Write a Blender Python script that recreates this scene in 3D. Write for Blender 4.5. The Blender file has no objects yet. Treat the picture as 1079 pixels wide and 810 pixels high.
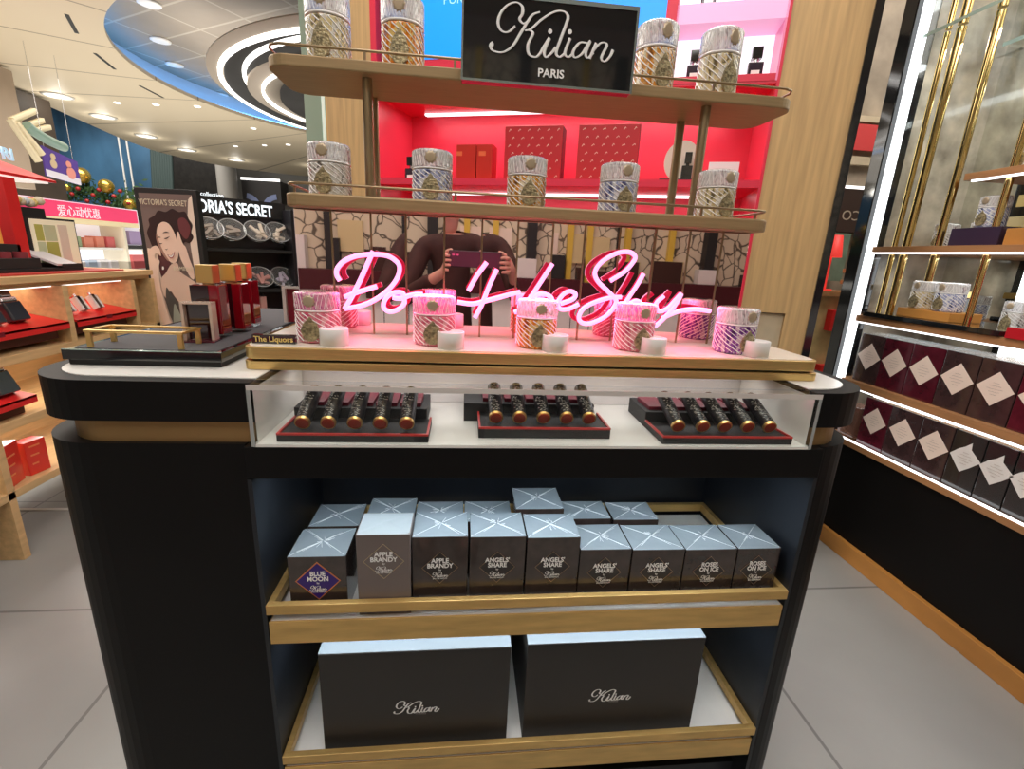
import bpy, bmesh, math, random
from mathutils import Vector, Matrix
random.seed(7)
C = bpy.context.scene.collection
R = math.radians
PI = math.pi

# ---------------------------------------------------------------- camera
cam_d = bpy.data.cameras.new('camera')
cam = bpy.data.objects.new('camera', cam_d); C.objects.link(cam)
cam_d.sensor_fit = 'HORIZONTAL'; cam_d.sensor_width = 36.0
cam_d.lens = 496.5 / 1079 * 36.0
cam_d.clip_start = .02; cam_d.clip_end = 100
def cam_matrix(pitch, yaw, roll):
    cy, sy = math.cos(yaw), math.sin(yaw)
    Ry = Matrix(((cy, -sy, 0), (sy, cy, 0), (0, 0, 1)))
    B = Matrix(((1, 0, 0), (0, 0, -1), (0, 1, 0)))
    c, s = math.cos(pitch), math.sin(pitch)
    Rp = Matrix(((1, 0, 0), (0, c, -s), (0, s, c)))
    c, s = math.cos(roll), math.sin(roll)
    Rr = Matrix(((c, -s, 0), (s, c, 0), (0, 0, 1)))
    M = Rr @ Rp @ B @ Ry                       # world -> (right, down, forward)
    return Matrix((M[0], -M[1], -M[2])).transposed()
cam.matrix_world = Matrix.Translation((0, 0, 1.5)) @ cam_matrix(R(15.29), R(6.22), R(2.72)).to_4x4()
bpy.context.scene.camera = cam

# ---------------------------------------------------------------- light
sc = bpy.context.scene
sc.view_settings.view_transform = 'Standard'; sc.view_settings.look = 'None'
sc.view_settings.gamma = 1; sc.view_settings.use_curve_mapping = False
sc.view_settings.exposure = 0.0
w = bpy.data.worlds.new('world'); sc.world = w; w.use_nodes = True
w.node_tree.nodes['Background'].inputs[0].default_value = (.95, .93, .9, 1)
w.node_tree.nodes['Background'].inputs[1].default_value = .55
def area(name, loc, sx, sy, power, col=(1, .95, .88), rot=(0, 0, 0), spread=180):
    l = bpy.data.lights.new(name, 'AREA'); l.shape = 'RECTANGLE'; l.size = sx; l.size_y = sy
    l.energy = power; l.color = col; l.spread = R(spread)
    o = bpy.data.objects.new(name, l); C.objects.link(o); o.location = loc; o.rotation_euler = rot
    return o
area('ceiling_lamp_over_aisle', (-.3, -.6, 3.85), 3.0, 1.6, 75, (1, .96, .92))
area('ceiling_lamp_over_counter', (.3, 2.0, 3.8), 2.4, 1.2, 60)
area('ceiling_lamp_left_hall', (-4.0, 3.4, 3.85), 3.0, 3.0, 170)
area('ceiling_lamp_far_hall', (-4.5, 9.5, 3.7), 4.0, 5.0, 90)
area('high_hall_lamp', (-11.5, 17.0, 6.2), 5.0, 3.0, 420)
area('coffer_fill', (-3.0, 9.3, 3.95), 2.2, 3.6, 50, (1, .93, .85), (PI, 0, 0))  # unseen upward lamp, added to brighten the recess panels
area('ceiling_lamp_tobacco', (3.4, 2.6, 3.8), 1.2, 1.2, 45)
area('hall_ceiling_fill', (-5.5, 9.0, 1.2), 6.0, 8.0, 210, (1, .95, .86), (PI, 0, 0))  # unseen upward fill, added low down to light the cream ceiling
area('niche_led_upper', (.17, .90, 1.068), 1.05, .03, 2.6, (.80, .91, 1))
area('niche_led_lower', (.17, .90, .684), 1.05, .03, 2.2, (.78, .90, 1))
area('vitrine_led', (.17, 1.05, 1.244), 1.05, .06, .7, (1, .93, .93))

# ---------------------------------------------------------------- materials
_m = {}
def mat(name, col=(.8, .8, .8), rough=.5, metal=0, emit=None, es=1, trans=0, ior=1.45, coat=0, alpha=1, vary=0, vscale=8, bump=0, bscale=40, stretch=(1, 1, 1)):
    if name in _m: return _m[name]
    m = bpy.data.materials.new(name); m.use_nodes = True; _m[name] = m
    nt = m.node_tree; p = nt.nodes['Principled BSDF']
    p.inputs['Base Color'].default_value = (*col, 1); p.inputs['Roughness'].default_value = rough
    p.inputs['Metallic'].default_value = metal; p.inputs['IOR'].default_value = ior
    p.inputs['Transmission Weight'].default_value = trans; p.inputs['Coat Weight'].default_value = coat
    p.inputs['Coat Roughness'].default_value = .05
    p.inputs['Alpha'].default_value = alpha
    if emit:
        p.inputs['Emission Color'].default_value = (*emit, 1); p.inputs['Emission Strength'].default_value = es
    if vary or bump:
        tc = nt.nodes.new('ShaderNodeTexCoord'); mp = nt.nodes.new('ShaderNodeMapping')
        mp.inputs['Scale'].default_value = stretch
        nt.links.new(tc.outputs['Object'], mp.inputs['Vector'])
        if vary:
            n = nt.nodes.new('ShaderNodeTexNoise'); n.inputs['Scale'].default_value = vscale; n.inputs['Detail'].default_value = 5
            nt.links.new(mp.outputs[0], n.inputs['Vector'])
            r = nt.nodes.new('ShaderNodeValToRGB'); r.color_ramp.elements[0].position = .3; r.color_ramp.elements[1].position = .7
            r.color_ramp.elements[0].color = (*[max(0, c * (1 - vary)) for c in col], 1)
            r.color_ramp.elements[1].color = (*[min(1, c * (1 + vary)) for c in col], 1)
            nt.links.new(n.outputs[0], r.inputs[0]); nt.links.new(r.outputs[0], p.inputs['Base Color'])
        if bump:
            n = nt.nodes.new('ShaderNodeTexNoise'); n.inputs['Scale'].default_value = bscale; n.inputs['Detail'].default_value = 3
            nt.links.new(mp.outputs[0], n.inputs['Vector'])
            b = nt.nodes.new('ShaderNodeBump'); b.inputs['Strength'].default_value = bump; b.inputs['Distance'].default_value = .004
            nt.links.new(n.outputs[0], b.inputs['Height']); nt.links.new(b.outputs[0], p.inputs['Normal'])
    return m
BLACK = mat('black_laminate', (.004, .0035, .0035), .50, vary=.25, vscale=3)
BLACK.node_tree.nodes['Principled BSDF'].inputs['Specular IOR Level'].default_value = .22
NICHE = mat('black_niche_panel', (.010, .012, .016), .42, vary=.4, vscale=6)
RIM = mat('dark_grey_rim', (.055, .05, .048), .35)
BRASS = mat('brushed_brass', (.70, .49, .19), .34, .85, vary=.12, vscale=30, stretch=(1, 30, 30))
BRONZE = mat('bronze_metal_shelf', (.36, .25, .125), .46, .3, vary=.10, vscale=12, stretch=(1, 20, 20))
BRONZED = mat('bronze_pole', (.36, .27, .16), .35, .85, vary=.1)
BANDW = mat('brass_recess', (.34, .21, .085), .42, .6, vary=.1)
TRAYG = mat('gold_tray_edge', (.62, .40, .14), .38, .55, vary=.14, vscale=9, stretch=(1, 6, 6))
MARBLE = mat('white_marble', (.80, .79, .74), .18, vary=.07, vscale=5)
MARBLEC = mat('cream_marble', (.83, .76, .66), .2, vary=.1, vscale=9)
WOOD = mat('oak_veneer', (.56, .37, .17), .42, vary=.16, vscale=5, stretch=(9, 9, .5))
WOODL = mat('light_oak_shelf', (.66, .44, .21), .42, vary=.14, vscale=6, stretch=(6, .6, 6))
WOODO = mat('warm_wood_edge', (.42, .21, .09), .38, vary=.15, vscale=8, stretch=(5, .5, 5))
REDB = mat('red_lacquer', (.72, .035, .075), .38)
REDT = mat('red_tray_board', (.70, .02, .02), .4, vary=.08)
REDX = mat('red_carton', (.52, .025, .015), .35, vary=.06)
DKRED = mat('dark_red', (.20, .008, .02), .35)
WHITE = mat('white_plastic', (.82, .81, .78), .4, vary=.02)
GLASS = mat('clear_glass', (1, 1, 1), .0, trans=1, ior=1.45)
ACRYL = None
GLED = mat('glass_edge', (.62, .80, .74), .1, trans=.6)
MIRROR = mat('rose_mirror', (.84, .66, .64), .015, 1)
MIRRORG = mat('grey_mirror', (.80, .82, .78), .02, 1, bump=.05, bscale=5)
BLKGLOSS = mat('black_gloss_acrylic', (.012, .013, .014), .05, coat=1)
BLKM = mat('black_matt', (.02, .02, .02), .55)
GOLD = mat('polished_gold', (.95, .65, .24), .28, .9)
GOLDD = mat('etched_gold', (.55, .42, .20), .3, .9)
LED = mat('cold_led', (1, 1, 1), .5, emit=(.92, .97, 1), es=2.0)
LEDW = mat('warm_lamp', (1, 1, 1), .5, emit=(1, .97, .92), es=1.7)
NEONM = mat('pink_neon_tube', (.9, .4, .7), .4, emit=(1.0, .40, .76), es=1.25)
INK = mat('white_ink', (.86, .86, .84), .5)
INKD = mat('dark_ink', (.08, .06, .06), .6)
INKG = mat('gold_ink', (.72, .55, .22), .3, .5)

def pane_material(name, tint, refl=.12, rough=.02):
    m = bpy.data.materials.new(name); m.use_nodes = True; nt = m.node_tree; nt.nodes.remove(nt.nodes['Principled BSDF'])
    t = nt.nodes.new('ShaderNodeBsdfTransparent'); t.inputs[0].default_value = (*tint, 1)
    g_ = nt.nodes.new('ShaderNodeBsdfGlossy'); g_.inputs['Roughness'].default_value = rough
    f0 = nt.nodes.new('ShaderNodeLayerWeight'); f0.inputs[0].default_value = .5
    f = nt.nodes.new('ShaderNodeMath'); f.operation = 'POWER'; nt.links.new(f0.outputs['Facing'], f.inputs[0]); f.inputs[1].default_value = 4
    f1 = nt.nodes.new('ShaderNodeMath'); f1.operation = 'MULTIPLY_ADD'; nt.links.new(f.outputs[0], f1.inputs[0]); f1.inputs[1].default_value = refl; f1.inputs[2].default_value = .03; f = f1
    x = nt.nodes.new('ShaderNodeMixShader'); nt.links.new(f.outputs[0], x.inputs[0]); nt.links.new(t.outputs[0], x.inputs[1]); nt.links.new(g_.outputs[0], x.inputs[2])
    nt.links.new(x.outputs[0], nt.nodes['Material Output'].inputs[0]); return m
ACRYL = pane_material('clear_acrylic_pane', (.97, .985, .98), .45)
def painted_cut_glass(name, col, pale, dark, scale, dist, trans):  # pale and dark refraction streaks are painted into the base colour
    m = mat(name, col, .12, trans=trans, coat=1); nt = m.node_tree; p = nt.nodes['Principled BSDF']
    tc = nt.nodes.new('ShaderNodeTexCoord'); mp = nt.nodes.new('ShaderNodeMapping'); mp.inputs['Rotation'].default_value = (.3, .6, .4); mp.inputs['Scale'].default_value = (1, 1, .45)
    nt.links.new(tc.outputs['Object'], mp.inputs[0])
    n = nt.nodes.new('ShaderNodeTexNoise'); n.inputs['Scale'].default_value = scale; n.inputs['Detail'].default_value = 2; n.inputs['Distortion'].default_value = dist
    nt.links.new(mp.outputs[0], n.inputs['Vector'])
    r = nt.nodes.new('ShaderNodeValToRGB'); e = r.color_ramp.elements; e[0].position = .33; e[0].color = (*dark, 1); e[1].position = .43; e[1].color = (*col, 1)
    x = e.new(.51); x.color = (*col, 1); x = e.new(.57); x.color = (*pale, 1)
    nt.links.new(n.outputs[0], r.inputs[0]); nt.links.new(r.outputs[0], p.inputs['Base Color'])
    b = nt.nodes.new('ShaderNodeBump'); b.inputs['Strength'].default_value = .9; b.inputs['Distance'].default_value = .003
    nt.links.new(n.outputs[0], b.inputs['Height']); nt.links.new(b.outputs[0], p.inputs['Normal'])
    return m
def ring_math(nt, op, a, b=None):
    n = nt.nodes.new('ShaderNodeMath'); n.operation = op
    for i, v in enumerate((a, b)):
        if v is None: continue
        if isinstance(v, (int, float)): n.inputs[i].default_value = v
        else: nt.links.new(v, n.inputs[i])
    return n.outputs[0]
def tile_material(name, c1, c2, joint, sx, sy, rough, jw=.006, rot=0):
    m = bpy.data.materials.new(name); m.use_nodes = True; nt = m.node_tree; p = nt.nodes['Principled BSDF']
    tc = nt.nodes.new('ShaderNodeTexCoord'); mp = nt.nodes.new('ShaderNodeMapping'); mp.inputs['Rotation'].default_value = (0, 0, rot)
    nt.links.new(tc.outputs['Object'], mp.inputs[0])
    b = nt.nodes.new('ShaderNodeTexBrick'); b.offset = 0; b.inputs['Scale'].default_value = 1
    b.inputs['Brick Width'].default_value = sx; b.inputs['Row Height'].default_value = sy; b.inputs['Mortar Size'].default_value = jw
    b.inputs['Color1'].default_value = (*c1, 1); b.inputs['Color2'].default_value = (*c2, 1); b.inputs['Mortar'].default_value = (*joint, 1)
    nt.links.new(mp.outputs[0], b.inputs['Vector'])
    n = nt.nodes.new('ShaderNodeTexNoise'); n.inputs['Scale'].default_value = 1.6; n.inputs['Detail'].default_value = 6
    nt.links.new(tc.outputs['Object'], n.inputs['Vector'])
    mx = nt.nodes.new('ShaderNodeMixRGB'); mx.blend_type = 'MULTIPLY'; mx.inputs[0].default_value = .35
    nt.links.new(b.outputs[0], mx.inputs[1]); nt.links.new(n.outputs[0], mx.inputs[2]); nt.links.new(mx.outputs[0], p.inputs['Base Color'])
    p.inputs['Roughness'].default_value = rough
    return m
FLOOR = tile_material('grey_stone_tiles', (.42, .42, .40), (.40, .40, .385), (.22, .22, .21), 1.2, .9, .30)
COFFER = tile_material('taupe_ceiling_panels', (.33, .28, .22), (.31, .265, .21), (.47, .42, .34), .95, .62, .6, .018, R(32))
def ceiling_material():
    m = bpy.data.materials.new('cream_grooved_ceiling'); m.use_nodes = True; nt = m.node_tree; p = nt.nodes['Principled BSDF']
    tc = nt.nodes.new('ShaderNodeTexCoord'); s = nt.nodes.new('ShaderNodeSeparateXYZ'); nt.links.new(tc.outputs['Object'], s.inputs[0])
    dx = ring_math(nt, 'SUBTRACT', s.outputs[0], -.35); dy = ring_math(nt, 'SUBTRACT', s.outputs[1], 9.96)
    a = ring_math(nt, 'ARCTAN2', dy, dx); k = ring_math(nt, 'DIVIDE', ring_math(nt, 'ADD', a, R(180 - 7.7 + 15.8 * 20)), R(15.8))
    fr = ring_math(nt, 'ABSOLUTE', ring_math(nt, 'SUBTRACT', ring_math(nt, 'FRACT', k), .5))
    g = ring_math(nt, 'GREATER_THAN', fr, .488)
    mx = nt.nodes.new('ShaderNodeMixRGB'); nt.links.new(g, mx.inputs[0])
    mx.inputs[1].default_value = (.74, .63, .46, 1); mx.inputs[2].default_value = (.38, .31, .22, 1)
    nt.links.new(mx.outputs[0], p.inputs['Base Color']); p.inputs['Roughness'].default_value = .6
    return m
def floral_material():
    m = bpy.data.materials.new('cream_floral_panel'); m.use_nodes = True; nt = m.node_tree; p = nt.nodes['Principled BSDF']
    tc = nt.nodes.new('ShaderNodeTexCoord')
    v = nt.nodes.new('ShaderNodeTexVoronoi'); v.feature = 'DISTANCE_TO_EDGE'; v.inputs['Scale'].default_value = 9
    n = nt.nodes.new('ShaderNodeTexNoise'); n.inputs['Scale'].default_value = 3; nt.links.new(tc.outputs['Object'], n.inputs['Vector'])
    va = nt.nodes.new('ShaderNodeMixRGB'); va.inputs[0].default_value = .25; nt.links.new(tc.outputs['Object'], va.inputs[1]); nt.links.new(n.outputs['Color'], va.inputs[2])
    nt.links.new(va.outputs[0], v.inputs['Vector'])
    r = nt.nodes.new('ShaderNodeValToRGB'); r.color_ramp.elements[0].position = .03; r.color_ramp.elements[1].position = .06
    r.color_ramp.elements[0].color = (.12, .10, .07, 1); r.color_ramp.elements[1].color = (.72, .66, .48, 1)
    nt.links.new(v.outputs[0], r.inputs[0]); nt.links.new(r.outputs[0], p.inputs['Base Color']); p.inputs['Roughness'].default_value = .5
    return m
FLORAL = floral_material()

# ---------------------------------------------------------------- mesh helpers
class MB:
    def __init__(s): s.v = []; s.f = []; s.sm = []
    def add(s, vs, fs, smooth=False):
        o = len(s.v); s.v += [tuple(x) for x in vs]
        for f in fs: s.f.append([i + o for i in f]); s.sm.append(smooth)
        return s
    def box(s, x0, x1, y0, y1, z0, z1):
        return s.add([(x0, y0, z0), (x1, y0, z0), (x1, y1, z0), (x0, y1, z0), (x0, y0, z1), (x1, y0, z1), (x1, y1, z1), (x0, y1, z1)],
                     [(0, 3, 2, 1), (4, 5, 6, 7), (0, 1, 5, 4), (1, 2, 6, 5), (2, 3, 7, 6), (3, 0, 4, 7)])
    def prism(s, poly, z0, z1):
        n = len(poly); vs = [(x, y, z0) for x, y in poly] + [(x, y, z1) for x, y in poly]
        return s.add(vs, [list(range(n))[::-1], list(range(n, 2 * n))] + [(i, (i + 1) % n, (i + 1) % n + n, i + n) for i in range(n)])
    def prism_y(s, poly, y0, y1):                       # polygon in X/Z, thickness along Y
        n = len(poly); vs = [(x, y0, z) for x, z in poly] + [(x, y1, z) for x, z in poly]
        return s.add(vs, [list(range(n)), list(range(n, 2 * n))[::-1]] + [(i, i + n, (i + 1) % n + n, (i + 1) % n) for i in range(n)])
    def lathe(s, prof, c=(0, 0, 0), n=32, fn=None):
        vs = []; m = len(prof)
        for r, z in prof:
            for k in range(n):
                a = 2 * PI * k / n; rr = r * (fn(a, z) if fn else 1)
                vs.append((c[0] + rr * math.cos(a), c[1] + rr * math.sin(a), c[2] + z))
        fs = [(j * n + k, j * n + (k + 1) % n, (j + 1) * n + (k + 1) % n, (j + 1) * n + k) for j in range(m - 1) for k in range(n)]
        s.add(vs, fs, True)
        s.add([vs[k] for k in range(n)], [list(range(n))[::-1]]) if prof[0][0] > 1e-6 else None
        s.add([vs[(m - 1) * n + k] for k in range(n)], [list(range(n))]) if prof[-1][0] > 1e-6 else None
        return s
    def cyl(s, a, b, r, n=16, r2=None):
        a = Vector(a); b = Vector(b); d = (b - a).normalized(); u = d.orthogonal().normalized(); w_ = d.cross(u); r2 = r if r2 is None else r2
        vs = [a + (u * math.cos(t) + w_ * math.sin(t)) * r for t in [2 * PI * k / n for k in range(n)]] + [b + (u * math.cos(t) + w_ * math.sin(t)) * r2 for t in [2 * PI * k / n for k in range(n)]]
        s.add(vs, [(k, (k + 1) % n, (k + 1) % n + n, k + n) for k in range(n)], True)
        s.add(vs[:n], [list(range(n))[::-1]]); s.add(vs[n:], [list(range(n))]); return s
    def tube(s, pts, r, n=8, closed=False, radii=None, flat=None):
        pts = [Vector(p) for p in pts]; m = len(pts); vs = []; up = None
        for i, p in enumerate(pts):
            a = pts[i - 1] if (i or closed) else p; b = pts[(i + 1) % m] if (i < m - 1 or closed) else p
            d = (b - a).normalized()
            if up is None: up = d.orthogonal().normalized()
            up = (up - d * up.dot(d)); up = up.normalized() if up.length > 1e-6 else d.orthogonal().normalized()
            w_ = d.cross(up); rr = radii[i] if radii else r
            for k in range(n):
                t = 2 * PI * k / n; q = (up * math.cos(t) + w_ * math.sin(t)) * rr
                if flat: q = Vector((q.x, q.y * flat, q.z))
                vs.append(p + q)
        e = m if closed else m - 1
        s.add(vs, [(j * n + k, j * n + (k + 1) % n, ((j + 1) % m) * n + (k + 1) % n, ((j + 1) % m) * n + k) for j in range(e) for k in range(n)], True)
        if not closed: s.add(vs[:n], [list(range(n))[::-1]]); s.add(vs[-n:], [list(range(n))])
        return s
    def quad(s, a, b, c, d): return s.add([a, b, c, d], [(0, 1, 2, 3)])
    def mesh(s, name):
        me = bpy.data.meshes.new(name); me.from_pydata(s.v, [], s.f)
        for p, q in zip(me.polygons, s.sm): p.use_smooth = q
        bm = bmesh.new(); bm.from_mesh(me); bmesh.ops.recalc_face_normals(bm, faces=bm.faces); bm.to_mesh(me); bm.free()
        return me
    def build(s, name, m, parent=None, bevel=0, world=False, loc=None):
        off = None
        if world and parent is not None:
            q = parent; off = Vector((0, 0, 0))
            while q is not None: off += q.location; q = q.parent
            s.v = [tuple(Vector(v) - off) for v in s.v]
        o = bpy.data.objects.new(name, s.mesh(name)); C.objects.link(o)
        if parent is not None: o.parent = parent
        if loc: o.location = loc
        o.data.materials.append(m)
        if bevel:
            b = o.modifiers.new('edge', 'BEVEL'); b.width = bevel; b.segments = 2; b.limit_method = 'ANGLE'
        return o
def smooth_path(pts, k=6, closed=False):
    P = [Vector(p) for p in pts]; n = len(P); out = []
    for i in range(n if closed else n - 1):
        p1 = P[i]; p2 = P[(i + 1) % n]
        p0 = P[i - 1] if (i or closed) else p1 * 2 - p2
        p3 = P[(i + 2) % n] if (i + 2 < n or closed) else p2 * 2 - p1
        for j in range(k):
            t = j / k
            out.append(.5 * ((2 * p1) + (p2 - p0) * t + (2 * p0 - 5 * p1 + 4 * p2 - p3) * t * t + (3 * p1 - p0 - 3 * p2 + p3) * t ** 3))
    if not closed: out.append(P[-1])
    return out
def round_rect(x0, x1, y0, y1, r, n=8, rs=None):
    rs = rs or (r, r, r, r); out = []
    for (cx, cy, a0, q) in ((x1, y0, -90, rs[1]), (x1, y1, 0, rs[2]), (x0, y1, 90, rs[3]), (x0, y0, 180, rs[0])):
        sx = -1 if cx == x1 else 1; sy = -1 if cy == y1 else 1
        for k in range(n + 1):
            a = R(a0 + 90 * k / n); out.append((cx + sx * q + q * math.cos(a), cy + sy * q + q * math.sin(a)))
    return out
def tag(o, label=None, cat=None, group=None, kind=None):
    if label: o['label'] = label
    if cat: o['category'] = cat
    if group: o['group'] = group
    if kind: o['kind'] = kind
    return o
def thing(name, label, cat, loc=(0, 0, 0), rz=0, group=None, kind=None):
    o = bpy.data.objects.new(name, None); C.objects.link(o); o.location = loc; o.rotation_euler = (0, 0, rz); o.empty_display_size = .05
    return tag(o, label, cat, group, kind)
def single(name, mb, m, label, cat, group=None, loc=(0, 0, 0), rz=0, bevel=0, rot=None):
    o = mb.build(name, m, None, bevel, loc=loc); o.rotation_euler = rot or (0, 0, rz)
    return tag(o, label, cat, group)
def structure(name, mb, m, label=None):
    o = mb.build(name, m); o['kind'] = 'structure'
    if label: o['label'] = label
    return o
def copy_tree(o, parent=None):
    c = o.copy(); C.objects.link(c)
    if parent is not None: c.parent = parent
    for ch in list(o.children): copy_tree(ch, c)
    return c
def dup(o, label, loc=None, rz=None, group=None, scale=None):
    c = copy_tree(o); c['label'] = label
    if loc is not None: c.location = loc
    if rz is not None: c.rotation_euler = (0, 0, rz)
    if group: c['group'] = group
    if scale: c.scale = scale if hasattr(scale, '__len__') else (scale,) * 3
    return c
_texts = {}
def text(name, body, size, loc, m, parent=None, rot=(PI / 2, 0, 0), depth=.0003, align='CENTER', sx=1, bold=0, shear=0):
    key = (body, size, depth, align, bold, shear)
    if key not in _texts:
        cu = bpy.data.curves.new('t', 'FONT'); cu.body = body; cu.size = size; cu.extrude = depth; cu.align_x = align; cu.offset = bold; cu.shear = shear; cu.resolution_u = 3
        t = bpy.data.objects.new('t', cu); C.objects.link(t); bpy.context.view_layer.update()
        _texts[key] = bpy.data.meshes.new_from_object(t.evaluated_get(bpy.context.evaluated_depsgraph_get()))
        bpy.data.objects.remove(t)
    me = _texts[key].copy(); me.name = name; me.materials.clear(); me.materials.append(m)
    o = bpy.data.objects.new(name, me); C.objects.link(o); o.location = loc; o.rotation_euler = rot; o.scale = (sx, 1, 1)
    if parent is not None: o.parent = parent
    return o
NEON = [[[-0.2745, 1.4285], [-0.2806, 1.4403], [-0.2791, 1.4542], [-0.2645, 1.4706], [-0.2384, 1.4828], [-0.2026, 1.4884], [-0.1709, 1.4867], [-0.1511, 1.4757], [-0.1441, 1.4621], [-0.1497, 1.4397], [-0.1685, 1.4146], [-0.1976, 1.3909], [-0.2306, 1.3752], [-0.2674, 1.3669]], [[-0.2005, 1.4951], [-0.2111, 1.473], [-0.2283, 1.4365], [-0.25, 1.3951], [-0.2674, 1.3669]], [[-0.2661, 1.3937], [-0.2416, 1.4036], [-0.1947, 1.4196]], [[-0.1329, 1.3954], [-0.1401, 1.4075], [-0.1606, 1.4059], [-0.1772, 1.3916], [-0.181, 1.3728], [-0.1676, 1.3641], [-0.1489, 1.3698], [-0.1355, 1.3828], [-0.1328, 1.3974], [-0.1113, 1.4050], [-0.0935, 1.4060]], [[-0.1608, 1.3964], [-0.1464, 1.3949], [-0.132, 1.3987]], [[-0.0741, 1.388], [-0.0825, 1.345]], [[-0.0804, 1.356], [-0.0658, 1.382], [-0.0491, 1.387], [-0.0469, 1.371], [-0.051, 1.347]], [[0.0495, 1.4826], [0.0274, 1.4511], [0.0093, 1.4174]], [[0.073, 1.4686], [0.0555, 1.4275], [0.0398, 1.3849], [0.0256, 1.3567]], [[-0.0155, 1.3914], [0.0184, 1.3884], [0.0522, 1.3972], [0.111, 1.415], [0.1290, 1.4195]], [[0.2, 1.4862], [0.181, 1.4537], [0.1551, 1.4113], [0.1353, 1.3826], [0.1168, 1.3716]], [[0.1506, 1.4084], [0.1785, 1.4178], [0.203, 1.4085], [0.1974, 1.3848], [0.1721, 1.3674], [0.1384, 1.3686]], [[0.2255, 1.3962], [0.2536, 1.408], [0.2589, 1.4199], [0.2449, 1.4259], [0.2288, 1.4165], [0.2182, 1.3973], [0.2265, 1.3835], [0.2481, 1.3857], [0.2691, 1.3968]], [[0.3392, 1.4533], [0.3709, 1.4754], [0.3901, 1.4992], [0.392, 1.512], [0.3755, 1.5203], [0.3472, 1.5154], [0.3156, 1.4959], [0.301, 1.4725], [0.3092, 1.4521], [0.3369, 1.4286], [0.3576, 1.4095], [0.3532, 1.3903], [0.3332, 1.368], [0.3, 1.3524], [0.2791, 1.3542], [0.2716, 1.3674], [0.2821, 1.3878], [0.3099, 1.404], [0.3432, 1.4147], [0.3701, 1.4171]], [[0.4177, 1.4728], [0.404, 1.4443], [0.3834, 1.4081], [0.3695, 1.3765]], [[0.3757, 1.3887], [0.4032, 1.4088], [0.419, 1.4022], [0.4147, 1.3756]], [[0.4739, 1.4234], [0.4576, 1.406], [0.4652, 1.387], [0.4865, 1.3941], [0.5029, 1.4139], [0.5168, 1.4298], [0.5005, 1.3955], [0.4789, 1.368], [0.46, 1.3492]], [[0.476, 1.3704], [0.5167, 1.3888], [0.5567, 1.3951], [0.596, 1.3916]]]
LOGO = [[[-0.3071, 0.0203], [-0.3611, -0.024], [-0.4143, -0.021], [-0.4441, 0.0266], [-0.4289, 0.0933], [-0.376, 0.1544], [-0.3078, 0.1801], [-0.2605, 0.1574], [-0.2553, 0.1082], [-0.2758, 0.0706], [-0.2449, 0.0434], [-0.2035, 0.0624]], [[-0.1164, 0.132], [-0.1711, 0.1093], [-0.2106, 0.0583], [-0.2624, -0.024], [-0.3216, -0.1164], [-0.3972, -0.1667], [-0.475, -0.1629], [-0.5, -0.1309], [-0.4814, -0.1026]], [[-0.2281, -0.0032], [-0.1797, 0.0128], [-0.0993, 0.0832], [-0.0039, 0.1417], [0.0691, 0.1529], [0.1112, 0.1216], [0.0952, 0.0542], [0.0598, -0.046], [0.033, -0.1346], [0.0613, -0.1644], [0.1026, -0.1354]], [[-0.2006, 0.005], [-0.1637, -0.0184], [-0.1991, -0.0978], [-0.1868, -0.1644], [-0.1328, -0.1801], [-0.0985, -0.1514], [-0.0728, -0.106], [-0.0274, -0.0348]], [[-0.027, -0.0385], [-0.0635, -0.1361], [-0.0467, -0.1734], [-0.0017, -0.1372], [0.0274, -0.0981]], [[0.1402, -0.0248], [0.1048, -0.1287], [0.1335, -0.1588], [0.1719, -0.1298]], [[0.2814, -0.0464], [0.2192, -0.0516], [0.1708, -0.1171], [0.1886, -0.157], [0.2445, -0.1276], [0.2918, -0.0516], [0.3086, -0.0281]], [[0.3052, -0.0359], [0.2762, -0.1212], [0.2966, -0.151], [0.3413, -0.1097]], [[0.3566, -0.0404], [0.3115, -0.1559]], [[0.3264, -0.1112], [0.386, -0.0441], [0.4292, -0.0345], [0.4434, -0.0579], [0.4076, -0.1421], [0.4393, -0.1648], [0.4799, -0.1264], [0.5, -0.0784]]]
DOTS = [[-0.0259, 0.0076], [0.1339, 0.0184], [-0.4907, -0.1216]]
def logo_mesh(width, thick=1.0):
    """handwritten brand script as raised strokes, centred, facing -Y"""
    mb = MB()
    for s in LOGO:
        pts = smooth_path([(x * width, 0, z * width) for x, z in s], 5); n = len(pts)
        rad = []
        for i in range(n):
            a = pts[max(0, i - 1)]; b = pts[min(n - 1, i + 1)]; d = (b - a); sl = abs(d.z) / (d.length + 1e-9)
            rad.append(width * thick * (.0075 + .0085 * sl ** 2))
        mb.tube(pts, .01, 6, radii=rad, flat=.12)
    for x, z in DOTS: mb.cyl((x * width, -.0006, z * width), (x * width, .0002, z * width), width * .018, 10)
    return mb

# ================================================================= THE SETTING
structure('floor', MB().box(-22, 9, -6, 24, -.1, 0), FLOOR, 'grey polished stone tile floor with thin joints')
def ceil_outer(a, c=(-1.23, 9.34)):
    poly = [(10, -6), (10, 22), (-3, 20.2), (-5.0, 19.9), (-6.6, 19.5), (-8.0, 18.8), (-8.9, 17.6), (-9.2, 16.2), (-9.1, 14.8), (-8.8, 13.2), (-8.5, 11.6), (-8.3, 10.3), (-8.0, 7), (-7.6, 3), (-7.4, -6)]
    d = Vector((math.cos(a), math.sin(a))); best = None
    for i in range(len(poly)):
        p = Vector(poly[i]) - Vector(c); q = Vector(poly[(i + 1) % len(poly)]) - Vector(c); e = q - p
        den = d.x * e.y - d.y * e.x
        if abs(den) < 1e-9: continue
        t = (p.x * e.y - p.y * e.x) / den; u = (p.x * d.y - p.y * d.x) / den
        if t > 0 and -1e-6 <= u <= 1 + 1e-6: best = t if best is None else max(best, t)
    return best
cm = MB(); NA = 240; vs = []
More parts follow.
